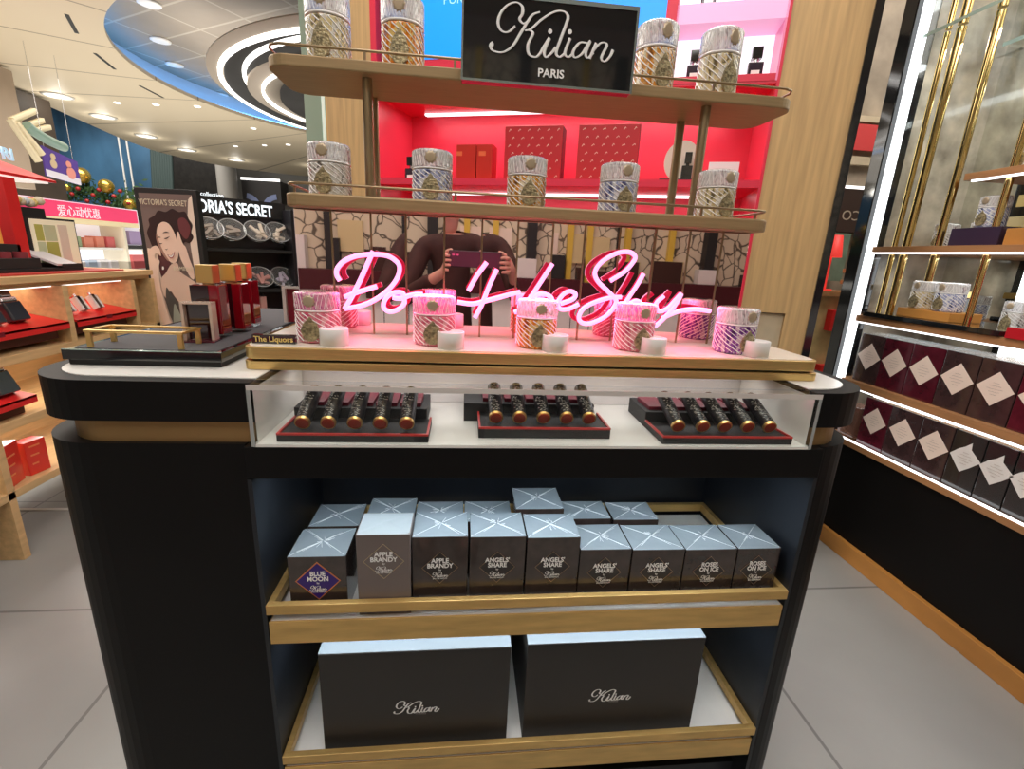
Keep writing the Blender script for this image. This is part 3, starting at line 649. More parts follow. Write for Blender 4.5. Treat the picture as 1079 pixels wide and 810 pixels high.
# ---------------------------------------------------------------- crystal bottles
GL_C = mat('cut_crystal', (.90, .90, .92), .08, trans=.35, ior=1.45, coat=1, bump=.9, bscale=120)
GL_F = mat('bright_cut_edge', (.93, .92, .90), .12, coat=1)
LIQ = {'amber': mat('amber_liquid', (.90, .42, .06), .10, trans=.15, coat=1), 'deep': mat('deep_amber_liquid', (.90, .26, .01), .10, trans=.1, coat=1), 'pale': mat('pale_gold_liquid', (.85, .66, .32), .10, trans=.2, coat=1),
       'clear': mat('clear_liquid', (.58, .54, .46), .10, trans=.25, coat=1), 'blue': mat('blue_liquid', (.22, .25, .48), .10, trans=.2, coat=1), 'rose': mat('rose_liquid', (.85, .34, .36), .10, trans=.2, coat=1), 'violet': mat('violet_liquid', (.24, .08, .45), .10, trans=.2, coat=1)}
CUT = {'amber': painted_cut_glass('cut_amber', (.88, .40, .05), (.95, .86, .60), (.30, .12, .02), 55, 1.5, .25), 'deep': painted_cut_glass('cut_deep_amber', (.90, .27, .01), (.98, .72, .25), (.35, .06, .0), 55, 1.5, .25),
       'pale': painted_cut_glass('cut_pale_gold', (.90, .76, .42), (.95, .92, .82), (.20, .16, .08), 60, 1.6, .25), 'clear': painted_cut_glass('cut_clear', (.80, .76, .68), (.95, .94, .90), (.14, .12, .10), 60, 1.6, .3),
       'blue': painted_cut_glass('cut_blue', (.45, .50, .75), (.90, .91, .95), (.06, .07, .20), 60, 1.6, .25), 'rose': painted_cut_glass('cut_painted_glow', (.95, .28, .36), (1, .62, .60), (.72, .10, .22), 60, 1.6, .4), 'violet': painted_cut_glass('cut_violet', (.35, .10, .50), (.92, .70, .85), (.08, .02, .16), 60, 1.6, .3)}  # rose: pink neon glow through the crystal painted into the glass colour
_cap = painted_cut_glass('cut_cap', (.92, .90, .90), (.99, .98, .97), (.50, .44, .46), 75, 2.0, .4); _capr = painted_cut_glass('cap_painted_glow', (.95, .40, .58), (1, .72, .75), (.62, .10, .45), 75, 2.0, .45)  # rose cap carries the neon glow in its colour too
CAPM = {k_: (_capr if k_ in ('rose',) else _cap) for k_ in CUT}
def cutfn(a, z):                                       # slanting flutes over the lower body
    return 1 + .022 * math.cos(26 * a + z * 900) - .010
def capfn(a, z): return 1 + .018 * math.cos(34 * a + z * 350 * math.copysign(1, math.sin(3 * a)))
BODY = MB().lathe([(.040, 0), (.0435, .003)] + [(.0438 + .0006 * (i / 16), .003 + i * .00395) for i in range(1, 17)] + [(.0440, .0675), (.040, .0695), (.0, .0695)], n=104, fn=cutfn).mesh('body')
CAP = MB().lathe([(.040, .0712), (.0445, .0725)] + [(.0446, .0725 + i * .0036) for i in range(1, 10)] + [(.0435, .1075), (.040, .1100), (.0, .1095)], n=104, fn=capfn).mesh('cap')
RIDGE = MB()
for k in range(18):                                   # bright slanting cut edges of the crystal body
    a0 = 2 * PI * k / 18; pts = []
    for j in range(7):
        z = .006 + .060 * j / 6; a = a0 - z * 900 / 26
        pts.append((.0449 * math.cos(a), .0449 * math.sin(a), z))
    RIDGE.tube(pts, .0013 if k % 2 else .0008, 5)
for k in range(34):
    a = 2 * PI * k / 34; s = 1 if (k // 5) % 2 else -1
    RIDGE.tube([(.0449 * math.cos(a + s * t * .16), .0449 * math.sin(a + s * t * .16), .075 + .031 * t) for t in (0, .5, 1)], .0006, 5)
RIDGE = RIDGE.mesh('cut_edges')
LIQM = MB().lathe([(.036, .006), (.0385, .008), (.0388, .058), (.0, .0585)], n=28).mesh('liquid')
COLL = MB().lathe([(.0405, .0690), (.0452, .0695), (.0452, .0722), (.0405, .0727)], n=48).mesh('collar')
PLQ = MB()
for w_, h_, y in ((.0195, .030, -.0462), (.0165, .025, -.0472)):
    PLQ.prism_y([(-w_, h_ * .55 + .012), (-w_ * .75, .012), (-w_ * .3, .006), (w_ * .3, .006), (w_ * .75, .012), (w_, h_ * .55 + .012), (w_ * .7, h_ + .014), (w_ * .3, h_ + .022), (0, h_ + .030), (-w_ * .3, h_ + .022), (-w_ * .7, h_ + .014)], y, y + .004)
for k in range(5): PLQ.box(-.009 + (k % 2) * .002, .009 - (k % 2) * .002, -.0478, -.0470, .018 + k * .004, .0195 + k * .004)
PLQ = PLQ.mesh('plaque')
CAPE = MB().lathe([(0, 0), (.0125, 0), (.0125, .001), (.008, .0016), (0, .0018)], n=20, fn=lambda a, z: 1 + .12 * math.cos(10 * a)); CAPE = CAPE.mesh('cap_emblem')
PLM = mat('antique_plaque', (.36, .30, .17), .35, .5, vary=.6, vscale=160, bump=.6, bscale=300)
EMB = mat('bronze_motif', (.55, .44, .30), .3, .3, trans=.2)
bottles = {}
def bottle(kind, label, loc, group, scale=(1, 1, 1), rz=0):
    if kind not in bottles:
        b = thing('crystal_bottle', label, 'perfume bottle', loc)
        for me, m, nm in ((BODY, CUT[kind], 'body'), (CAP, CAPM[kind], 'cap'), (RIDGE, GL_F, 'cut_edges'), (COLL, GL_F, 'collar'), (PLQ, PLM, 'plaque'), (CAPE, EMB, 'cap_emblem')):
            mm = me.copy(); mm.materials.append(m); o = bpy.data.objects.new(nm, mm); C.objects.link(o); o.parent = b
            if nm == 'cap_emblem': o.location = (0, -.0445, .092); o.rotation_euler = (PI / 2, 0, 0)
        bottles[kind] = b
    else: b = copy_tree(bottles[kind])
    b['label'] = label; b['group'] = group; b.location = loc; b.scale = scale; b.rotation_euler = (0, 0, rz)
    return b
g = 'cut crystal bottles on the middle shelf'
for x, kd, lb in ((-.303, 'clear', 'clear cut-crystal bottle at the left end of the middle shelf'), (-.077, 'blue', 'blue-tinted cut-crystal bottle on the middle shelf below the small red cartons'),
                  (.140, 'amber', 'amber cut-crystal bottle at the centre of the middle shelf'), (.360, 'blue', 'blue-tinted cut-crystal bottle on the middle shelf in front of the right red gift box'),
                  (.604, 'pale', 'pale cut-crystal bottle at the right end of the middle shelf, right of the poles')):
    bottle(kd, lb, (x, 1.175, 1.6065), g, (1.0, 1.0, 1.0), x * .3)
g = 'cut crystal bottles on the top shelf'
for x, kd, lb in ((-.319, 'pale', 'large pale gold crystal bottle at the left end of the top shelf'), (-.152, 'deep', 'large deep orange crystal bottle on the top shelf in front of the blue screen'),
                  (.454, 'amber', 'large amber crystal bottle on the top shelf right beside the brand sign'), (.618, 'pale', 'large pale crystal bottle at the right end of the top shelf')):
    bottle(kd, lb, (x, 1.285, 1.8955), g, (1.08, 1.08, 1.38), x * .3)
g = 'cut crystal bottles under the neon sign'
for x, kd, lb in ((-.308, 'rose', 'pink-lit crystal bottle at the left end below the neon sign'), (-.064, 'rose', 'pink-lit crystal bottle below the letters after Do'),
                  (.162, 'deep', 'pink-lit orange crystal bottle at the centre below the neon sign'), (.388, 'rose', 'pink-lit crystal bottle below the S of the neon sign'),
                  (.632, 'violet', 'violet crystal bottle at the right end of the neon row')):
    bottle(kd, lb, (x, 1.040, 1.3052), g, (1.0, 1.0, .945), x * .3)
d0 = None
for x, lb in ((-.265, 'leftmost white cylinder block'), (-.026, 'white cylinder block in front of the second bottle'), (.198, 'white cylinder block in front of the centre bottle'), (.418, 'white cylinder block second from the right'), (.660, 'rightmost white cylinder block')):
    lb += ' on the brass riser'
    if d0 is None: d0 = single('scent_cylinder', MB().lathe([(0, 0), (.0285, 0), (.0285, .034), (.0275, .0352), (.025, .0352), (.024, .033), (0, .033)], n=36), WHITE, lb, 'scent tester', 'white scent cylinders along the riser front', (x, .994, 1.3052))
    else: dup(d0, lb, (x, .994, 1.3052))
# black name bar with gold letters, left end of the riser
nb = thing('name_bar', 'small black bar with gold lettering at the left end of the riser', 'name plate', (-.382, .985, 1.3052))
MB().box(-.042, .042, 0, .012, 0, .018).build('bar', BLKGLOSS, nb, .0008)
text('lettering', 'The Liquors', .0155, (0, -.0005, .0045), mat('gold_paint', (.85, .66, .22), .3, .4), nb, bold=.0003)
# small clear tray and acrylic stand behind it
sp = thing('acrylic_stand', 'clear acrylic stand with dark red insert left of the first pink bottle', 'display stand', (-.455, 1.30, 1.3052) if False else (-.405, 1.29, 1.3052))
MB().box(-.055, .02, -.001, .002, 0, .088).build('red_insert', DKRED, sp)
MB().box(-.060, -.052, -.012, .012, 0, .092).box(.020, .028, -.012, .012, 0, .092).box(-.052, .020, -.012, .012, .087, .092).build('clear_frame', mat('pale_acrylic_edge', (.80, .70, .66), .1, trans=.3), sp)

# ================================================================= TESTER TRAY ON THE LEFT
tt = thing('tester_platform', 'low black glossy platform with a grey top on the left marble', 'display platform', (-.62, 1.3, 1.2575))
MB().box(-.757, -.480, .968, 1.68, 1.2580, 1.2695).build('base', BLKM, tt, world=True)
MB().box(-.762, -.474, .960, 1.69, 1.2695, 1.2885).build('block', BLKGLOSS, tt, .001, True)
MB().box(-.748, -.488, .975, 1.675, 1.2885, 1.2895).build('grey_mat', mat('grey_felt', (.075, .072, .075), .8, bump=.2, bscale=200), tt, world=True)
MB().box(-.762, -.474, .960, .964, 1.2885, 1.2900).build('glass_lip', GLED, tt, world=True)
gf = thing('gold_rail_stand', 'small gold wire rail standing at the front of the black platform', 'display stand', (-.64, 1.0, 1.2896))
for a_ in (-.088, .078): MB().box(a_, a_ + .010, -.022, -.016, 0, .032).build('upright', GOLD, gf, .001)
MB().box(-.090, .090, -.023, -.014, .030, .035).box(-.09, -.083, -.014, .05, .030, .035).box(.083, .09, -.014, .05, .030, .035).box(-.09, .09, .045, .05, .030, .035).build('top_frame', GOLD, gf, .001)
for a_ in (-.088, .078): MB().box(a_, a_ + .010, .042, .048, 0, .030).build('upright', GOLD, gf, .001)
BRED = mat('red_perfume_glass', (.30, .004, .012), .06, trans=.25, coat=1); BDK = mat('dark_bottle_side', (.02, .004, .006), .1, coat=1)
bt = thing('red_perfume_bottle', 'tall red perfume bottle with gold cap, front one of three on the black platform', 'perfume bottle', (-.568, 1.135, 1.2896), rz=.0, group='red perfume bottles on the black platform')
MB().prism(round_rect(-.029, .029, -.022, .022, .004), .008, .117).build('glass_body', BRED, bt, .002)
MB().prism(round_rect(-.030, .030, -.023, .023, .004), 0, .008).build('glass_foot', ACRYL, bt, .001)
MB().box(-.0295, .008, -.0235, -.022, .010, .116).build('black_front_label', BDK, bt)
MB().prism(round_rect(-.018, .018, -.017, .017, .003), .121, .160).build('gold_cap', GOLD, bt, .0015)
MB().cyl((0, 0, .117), (0, 0, .121), .012, 16).build('neck', GOLDD, bt)
dup(bt, 'tall red perfume bottle with gold cap, middle one of three on the black platform', (-.556, 1.215, 1.2896))
dup(bt, 'tall red perfume bottle with gold cap, rear one of three on the black platform', (-.572, 1.312, 1.2896))
chd = thing('acrylic_holder', 'clear acrylic card holder in front of the red perfume bottles', 'card holder', (-.567, 1.075, 1.2896), rz=.12)
MB().box(-.030, -.024, -.010, .018, .003, .080).box(.024, .030, -.010, .018, .003, .080).box(-.030, .030, -.010, .018, .080, .084).build('frame', mat('peach_acrylic_edge', (.80, .62, .50), .12, trans=.3), chd, .0005)
MB().box(-.034, .034, -.022, .022, 0, .003).build('foot', mat('plum_acrylic', (.10, .02, .03), .1), chd)
MB().box(-.023, .023, .003, .006, .004, .079).build('dark_card', BDK, chd)
# ================================================================= RED WALL DISPLAY BEHIND THE COUNTER
FX = (-.48, 2.9, 0); FR = math.atan2(-.68, 1.82)
wd = thing('wall_display', 'oak-framed wall display with red lacquer shelf recess behind the counter', 'wall display', FX, FR)
MB().box(-.325, -.032, 0, .5, 0, 4.0).build('oak_pillar', WOOD, wd)
MB().box(1.957, 2.262, 0, .5, 1.29, 4.0).box(1.957, 2.045, 0, .5, 0, 1.29).box(2.160, 2.262, 0, .5, 0, 1.29).box(2.045, 2.160, .04, .5, 0, 1.29).build('oak_pillar', WOOD, wd)
MB().box(2.046, 2.159, .02, .04, 1.09, 1.285).build('beige_service_panel', mat('beige_panel', (.62, .52, .36), .4, vary=.1), wd)
MB().box(2.262, 2.294, -.01, .45, 0, 4.0).build('black_edge_strip', BLKGLOSS, wd)
MB().box(-.032, -.0, -.004, .5, 0, 4.0).build('red_side_strip', REDB, wd)
MB().box(1.945, 1.957, -.004, .5, 0, 4.0).build('red_side_strip', REDB, wd)
MB().box(0, 1.945, .40, .42, 1.0, 2.45).build('red_back', REDB, wd)
MB().box(0, 1.945, -.002, .40, 1.852, 1.885).build('red_shelf', REDB, wd)
MB().box(0, 1.945, -.002, .40, 1.30, 1.33).build('red_shelf', REDB, wd)
MB().box(0, 1.492, -.002, .42, 2.290, 2.445).box(1.492, 1.945, -.002, .42, 2.28, 2.29).build('red_fascia', REDB, wd)
MB().box(.12, 1.85, .33, .36, 2.279, 2.289).build('led_strip', LED, wd)
MB().box(.06, 1.90, .30, .33, 1.840, 1.851).build('led_strip', LED, wd)
scr = single('advert_screen', MB().box(.04, 1.446, -.004, .03, 2.446, 3.25), mat('blue_screen', (.02, .2, .6), .3, emit=(.0, .26, .93), es=1.0), 'bright blue advertising screen above the red shelf', 'screen', loc=FX, rz=FR)
text('lettering', 'PURR', .058, (.375, -.0045, 2.678), mat('faint_blue_letters', (.3, .5, .9), .5, emit=(.2, .5, .95), es=1), scr, align='LEFT')
MB().box(1.446, 1.492, -.01, .03, 2.446, 3.3).build('red_side_strip', REDB, wd)
lbx = thing('lit_showcase', 'white lit showcase with pink band above the right end of the red shelf', 'showcase', FX, FR)
LWH = mat('lit_white_panel', (.9, .95, .95), .4, emit=(.82, .95, 1), es=.95)
MB().box(1.492, 1.945, .16, .18, 2.29, 3.2).build('lit_back', LWH, lbx)
MB().box(1.492, 1.945, -.004, .16, 2.524, 2.60).build('pink_band', mat('pink_band', (.78, .40, .62), .4, emit=(.80, .42, .68), es=.45), lbx)
MB().box(1.492, 1.500, -.004, .16, 2.29, 3.2).box(1.937, 1.945, -.004, .16, 2.29, 3.2).build('pink_edge', mat('pink_edge', (.85, .25, .45), .3, emit=(.9, .2, .45), es=.1), lbx)
MB().box(1.500, 1.937, -.004, .16, 2.29, 2.318).build('red_step', REDB, lbx)
def fx(p): return (FX[0] + p[0] * math.cos(FR) - p[1] * math.sin(FR), FX[1] + p[0] * math.sin(FR) + p[1] * math.cos(FR), p[2])
sbp = None
for x, y, z, lb, g_ in ((1.597, .05, 2.3185, 'small black bottle on the lit shelf, left of the top right crystal bottle', 'black bottles in the lit showcase'), (1.855, .05, 2.3185, 'small black bottle on the lit shelf, right of the top right crystal bottle', 'black bottles in the lit showcase'),
                        (1.62, .05, 2.6005, 'black bottle base above the pink band, left one', 'black bottles in the lit showcase'), (1.80, .05, 2.6005, 'black bottle base above the pink band, right one', 'black bottles in the lit showcase'),
                        (.155, .08, 1.8855, 'black bottle standing at the left end of the red shelf', 'black bottles on the red shelf')):
    if sbp is None:
        sbp = thing('black_bottle', lb, 'perfume bottle', fx((x, y, z)), FR, g_)
        MB().prism(round_rect(-.032, .032, -.022, .022, .006), 0, .058).build('bottle_body', mat('black_bottle_glass', (.03, .02, .035), .12, coat=1), sbp, .003)
        MB().cyl((0, 0, .058), (0, 0, .072), .012, 14).build('silver_neck', mat('silver_neck', (.75, .75, .78), .2, 1), sbp)
        MB().prism(round_rect(-.022, .022, -.020, .020, .004), .072, .118).build('black_cap', BLKGLOSS, sbp, .002)
        MB().box(-.018, .018, -.0232, -.022, .008, .024).build('label', INK, sbp)
    else: dup(sbp, lb, fx((x, y, z)), FR, g_)
random.seed(4)
def tickbox(x0, x1, z1, lb):
    t = thing('patterned_gift_box', lb, 'gift box', fx((x0, .06, 1.8855)), FR, 'red patterned gift boxes on the red shelf'); w_ = x1 - x0; h = z1 - 1.8855
    MB().box(0, w_, 0, .10, 0, h).build('box_body', mat('crimson_box', (.50, .022, .03), .35), t, .002)
    m = MB()
    for r in range(7):
        for c in range(6):
            cx = .025 + c * (w_ - .05) / 5 + (.018 if r % 2 else 0); cz = .02 + r * (h - .04) / 6
            if cx > w_ - .012: continue
            a = random.uniform(.6, 1.1); dx, dz = math.cos(a) * .007, math.sin(a) * .007
            m.cyl((cx - dx, -.0004, cz - dz), (cx + dx, -.0004, cz + dz), .0013, 5); m.cyl((cx + dx, -.0004, cz + dz), (cx + dx + .004, -.0004, cz + dz - .006), .0012, 5)
    m.build('fleck_pattern', mat('cream_fleck', (.85, .70, .55), .5), t)
    MB().box(w_, w_ + .001, .001, .10, .002, h - .002).build('dark_side', mat('dark_box_side', (.08, .012, .02), .4), t)
tickbox(.70, 1.005, 2.146, 'red gift box with white flecks on the red shelf, left one')
tickbox(1.085, 1.385, 2.146, 'red gift box with white flecks on the red shelf, right one')
for i, (x0, x1, lb) in enumerate(((.435, .545, 'plain red carton on the red shelf, left one'), (.550, .635, 'plain red carton on the red shelf, right one'))):
    t = thing('red_carton', lb, 'perfume box', fx((x0, .05, 1.8855)), FR, 'plain red cartons on the red shelf')
    MB().box(0, x1 - x0, 0, .09, 0, .174).build('carton', REDX, t, .001)
    MB().box(.012 if i else .0, .05 if i else .032, -.0006, 0, .118, .140).build('label_plate', mat('orange_label', (.75, .14, .05), .4), t)
ov = thing('oval_display', 'cream oval backdrop with a dark bottle on the red shelf behind the poles', 'display', fx((1.60, .08, 1.8855)), FR)
poly = [(.085 * math.cos(R(a)), .100 + .095 * math.sin(R(a))) for a in range(-60, 241, 10)]
MB().prism_y(poly, .03, .045).build('oval_back', mat('cream_back', (.80, .72, .60), .35), ov)
MB().box(-.10, .09, -.03, .06, 0, .012).build('black_base', BLKM, ov)
MB().box(.0, .05, -.01, .02, .012, .075).build('dark_bottle', BLKGLOSS, ov, .003)
MB().box(.010, .042, -.008, .018, .085, .135).cyl((.026, .005, .075), (.026, .005, .085), .008).build('dark_cap', BLKGLOSS, ov, .002)
single('white_card', MB().box(0, .135, 0, .006, 0, .088), mat('white_card', (.86, .80, .82), .5), 'blank white card standing on the red shelf behind the last crystal bottle', 'card', loc=fx((1.722, .06, 1.8855)), rz=FR)
# red area light from shelf strips
for nm, z, p in (('red_recess_led', 2.275, 5.0), ('red_lower_led', 1.835, 3.0)):
    o = area(nm, fx((.97, .22, z)), 1.7, .05, p, (1, .93, .90)); o.rotation_euler = (0, 0, FR)

# ================================================================= RIGHT CABINET
X0 = 2.07
rc = thing('lit_cabinet', 'tall brass and mirror perfume cabinet with lit shelves along the right aisle', 'cabinet', (2.3, 1.6, 0))
MB().box(X0 + .02, 2.62, .3, 2.42, .09, .60).build('black_plinth', BLACK, rc, world=True)
MB().box(X0 - .005, 2.62, .3, 2.42, 0, .092).build('wood_base_strip', mat('orange_wood_base', (.55, .25, .06), .35, vary=.2, vscale=5, stretch=(1, .5, 1)), rc, .003, True)
MB().box(X0 - .03, X0 + .09, 2.352, 2.428, 0, 4.0).build('black_post', BLKGLOSS, rc, .004, True)
MB().box(X0 - .005, X0 + .02, 2.318, 2.350, .62, 4.0).build('led_strip', LED, rc, world=True)
MB().box(2.60, 2.62, .3, 2.42, .60, 3.4).build('mirror_back', MIRRORG, rc, world=True)
MB().box(X0 + .09, 2.62, 2.40, 2.42, .60, 3.4).build('end_panel', mat('painted_mirror_reflection', (.46, .41, .32), .22, vary=.5, vscale=7, coat=.5), rc, world=True)  # mottled beige painted in place of a mirror's reflection of the wall
def cshelf(z0, z1, y0, y1, led=True, m=WOODO, x0=X0):
    s = MB().box(x0, 2.60, y0, y1, z0, z1).build('shelf', m, rc, .001, True)
    if led: MB().box(x0 + .004, x0 + .016, y0, y1 - .03, z0 - .008, z0 - .0005).build('led_strip', LED, s, world=True)
cshelf(.592, .622, .3, 2.40, False); cshelf(.905, .940, .3, 2.40); cshelf(1.250, 1.282, .3, 2.40); cshelf(1.600, 1.627, .3, 2.40)
cshelf(1.888, 1.915, .3, 1.94)
for z, y1 in ((2.545, 2.40), (2.372, 1.93)):
    s = MB().box(X0, 2.60, .3, y1, z, z + .012).build('glass_shelf', ACRYL, rc, world=True)
    MB().box(X0 - .002, X0, .3, y1, z - .001, z + .013).build('glass_edge', GLED, s, world=True)
MB().box(X0 + .002, X0 + .010, .3, 2.31, .622, .630).build('led_strip', LED, rc, world=True)
for x, y, r in ((2.12, 2.245, .012), (2.13, 2.19, .018), (2.14, 2.04, .016), (2.12, 1.80, .013), (2.45, 1.72, .014), (2.12, 1.42, .014)):
    MB().cyl((x, y, 1.627), (x, y, 2.545), r, 20).cyl((x, y, 2.557), (x, y, 3.4), r, 20).build('brass_tube', mat('polished_brass', (.78, .58, .24), .12, 1), rc, world=True)
    MB().cyl((x, y, 1.282), (x, y, 1.600), r, 20).build('brass_tube', mat('polished_brass'), rc, world=True)
for y in (1.98, 1.90):
    MB().box(2.56, 2.585, y - .012, y + .012, 1.30, 1.595).box(2.56, 2.585, y - .012, y + .012, .945, 1.245).build('vertical_light', LED, rc, world=True)
for z, y0 in ((1.245, 1.35), (.9, 1.35), (1.595, 1.35), (2.5, 1.35), (3.2, 1.35)):
    o = area('cabinet_led', (2.20, y0, z - .02), .12, 1.9, 3.2 if z < 2 else 6, (.93, .98, 1))
# diamond boxes
CB = {'dark': mat('cab_dark_box', (.050, .026, .026), .18, coat=1, vary=.3, vscale=20, bump=.15, bscale=20), 'burg': mat('cab_burgundy_box', (.085, .009, .018), .16, coat=1, vary=.3, vscale=20, bump=.15, bscale=20), 'blk': mat('cab_black_box', (.020, .018, .018), .2, coat=1, bump=.15, bscale=20)}
LPK = mat('pale_peach_label', (.90, .74, .64), .5, vary=.03); LWT = mat('crumpled_white_label', (.80, .77, .74), .5, bump=.6, bscale=40)
FINE = mat('faint_lettering', (.45, .36, .32), .6)
def cbox(y1, y0, z0, z1, kind, lb, zoff=0, s=.070, torn=0):
    t = thing('large_perfume_box', lb, 'perfume box', (X0 + .03, (y0 + y1) / 2, z0), group='boxes with diamond labels in the right cabinet'); w_ = y1 - y0 - .004; h = z1 - z0
    MB().box(0, .15, -w_ / 2, w_ / 2, 0, h).build('carton', CB[kind], t, .002)
    MB().box(.002, .148, -w_ / 2 + .002, w_ / 2 - .002, h, h + .002).build('wrap_top', mat('bright_wrap', (.45, .48, .48), .15, .3, coat=1, bump=.4, bscale=30), t)
    cz = h * .5 + zoff
    rnd = random.Random(int(y0 * 1000))
    P_ = [(-s, cz), (0, cz - s), (s, cz), (0, cz + s)]
    if torn: P_ = [(-s, cz), (-s * .5, cz - s * .55), (-.005, cz - s), (s * .45, cz - s * .5), (s, cz + .006), (s * .6, cz + s * .42), (s * .25, cz + s * .7), (.012, cz + s * 1.18), (-.01, cz + s * .8), (-s * .55, cz + s * .5)]
    m = MB(); n = len(P_); m.add([(-.0012, -p[0], p[1]) for p in P_] + [(0, -p[0], p[1]) for p in P_], [list(range(n)), list(range(n, 2 * n))[::-1]] + [(i, (i + 1) % n, (i + 1) % n + n, i + n) for i in range(n)])
    m.build('diamond_label', LWT if torn else LPK, t)
    mm = MB()
    for k in range(5):
        ww = (.012, .022, .030, .020, .012)[k]; zz = cz + .024 - k * .012
        pts = [(-.0016, -ww + 2 * ww * i / 8, zz + rnd.uniform(-.0012, .0012)) for i in range(9)]; mm.tube(pts, .0008, 4)
    mm.build('fine_print', FINE, t)
eu = [2.285, 2.140, 1.985, 1.830, 1.680, 1.528, 1.375, 1.22]
nmu = ['first', 'second', 'third', 'fourth', 'fifth', 'sixth', 'seventh']
for i, kd in enumerate(['dark', 'burg', 'burg', 'dark', 'dark', 'burg', 'dark']):
    cbox(eu[i], eu[i + 1], .9405, 1.19, kd, '%s box with peach diamond label, %s in the upper row of the right cabinet' % ('burgundy' if kd == 'burg' else 'dark brown', nmu[i]), 0.012)
el = [2.165, 2.007, 1.845, 1.695, 1.565, 1.455, 1.345, 1.235]
for i, kd in enumerate(['burg', 'dark', 'dark', 'blk', 'blk', 'blk', 'blk']):
    tn = i > 2
    cbox(el[i], el[i + 1], .6225, .875, kd, ('black box with torn white diamond label, %s in the lower row of the right cabinet' if tn else 'dark box with peach diamond label, %s in the lower row of the right cabinet') % nmu[i], .018, .062 if tn else .070, tn)
single('clear_block', MB().box(2.10, 2.2, 2.19, 2.30, .6305, .80), mat('smoky_acrylic', (.30, .16, .12), .1, trans=.6), 'smoky clear block at the far end of the lowest cabinet shelf', 'display block', bevel=.004)
# display trays and bottles on the cabinet shelves
single('cabinet_tray', MB().box(2.06, 2.40, 1.62, 2.27, 1.2825, 1.305), BLKGLOSS, 'long black gloss tray under bottles in the right cabinet', 'tray', bevel=.002)
single('cabinet_tray', MB().box(2.06, 2.40, .95, 1.60, 1.2825, 1.325), mat('red_gloss_tray', (.55, .02, .03), .1, coat=1), 'red gloss tray at the right edge under the amber bottle', 'tray', bevel=.002)
single('bottle_base', MB().box(2.10, 2.26, 1.86, 2.12, 1.3055, 1.345), mat('orange_wood_base'), 'orange wooden block under the two cabinet bottles', 'display block', bevel=.002)
g = 'cut crystal bottles in the right cabinet'
S = (1.22, 1.22, 1.16)
bottle('pale', 'pale gold crystal bottle on the wooden block in the right cabinet', (2.16, 2.055, 1.3455), g, S, -PI / 2)
bottle('blue', 'blue crystal bottle on the wooden block in the right cabinet', (2.16, 1.935, 1.3455), g, S, -PI / 2)
bottle('deep', 'orange crystal bottle on the red tray at the right edge', (2.16, 1.55, 1.3255), g, S, -PI / 2)
bottle('rose', 'second bottle on the red tray, cut off by the right edge', (2.16, 1.43, 1.3255), g, S, -PI / 2)
single('dark_box_stand', MB().box(2.10, 2.26, 1.76, 1.96, 1.6275, 1.700), mat('violet_black_box', (.05, .03, .06), .2, coat=1), 'dark violet box under the blue bottle on the fourth cabinet shelf', 'display block', bevel=.002)
single('wood_box_stand', MB().box(2.10, 2.26, 1.45, 1.74, 1.6275, 1.690), mat('orange_wood_base'), 'wooden block under the bottle at the right edge of the fourth cabinet shelf', 'display block', bevel=.002)
bottle('blue', 'blue crystal bottle on the dark violet box in the right cabinet', (2.16, 1.86, 1.7005), g, (1.1, 1.1, 1.12), -PI / 2)
bottle('blue', 'blue crystal bottle on the wooden block at the right edge', (2.16, 1.64, 1.6905), g, (1.1, 1.1, 1.12), -PI / 2)
bottle('clear', 'clear crystal bottle on the short shelf at the right edge', (2.18, 1.80, 1.9155), g, (1.1, 1.1, 1.2), -PI / 2)
bottle('clear', 'clear crystal bottle high on the glass shelf at the right edge', (2.18, 1.70, 2.3845), g, (1.1, 1.1, 1.2), -PI / 2)
for i_, (y_, kd, nm_) in enumerate(((1.30, 'pale', 'third'), (1.17, 'blue', 'fourth'))):
    bottle(kd, '%s bottle of the row on the red cabinet tray, beyond the right edge' % nm_, (2.16, y_, 1.3255), g, S, -PI / 2)
for i_, (x_, y_, z_, kd) in enumerate(((2.44, 2.30, 1.6275, 'clear'), (2.44, 2.12, 1.6275, 'pale'), (2.40, 1.84, 1.2825, 'clear'), (2.46, 2.30, 1.2825, 'blue'), (2.42, 1.86, 1.9155, 'blue'), (2.40, 1.66, 1.9155, 'clear'), (2.30, 1.98, 2.5575, 'clear'), (2.30, 1.70, 2.5575, 'blue'))):
    bottle(kd, ('clear crystal bottle at the far back corner of the fourth cabinet shelf', 'pale crystal bottle at the back of the fourth cabinet shelf behind the brass tubes', 'clear crystal bottle behind the wooden block on the middle cabinet shelf', 'blue crystal bottle at the far back corner of the middle cabinet shelf', 'blue crystal bottle at the back of the short cabinet shelf', 'clear crystal bottle at the back right of the short cabinet shelf', 'clear crystal bottle on the highest glass shelf, left one', 'blue crystal bottle on the highest glass shelf, right one')[i_], (x_, y_, z_), g, (1.1, 1.1, 1.15), -PI / 2)
bd = thing('gift_figure', 'small dark gift bottle with a bow deep in the right cabinet', 'ornament', (2.42, 2.14, 1.2825))
MB().box(-.03, .03, -.045, .045, 0, .12).build('dark_body', BLKGLOSS, bd, .004)
MB().box(-.03, .03, -.06, .06, .12, .15).build('gold_top', GOLD, bd, .003)
MB().cyl((-.032, 0, .05), (-.032, 0, .10), .02, 12).build('red_seal', REDB, bd)
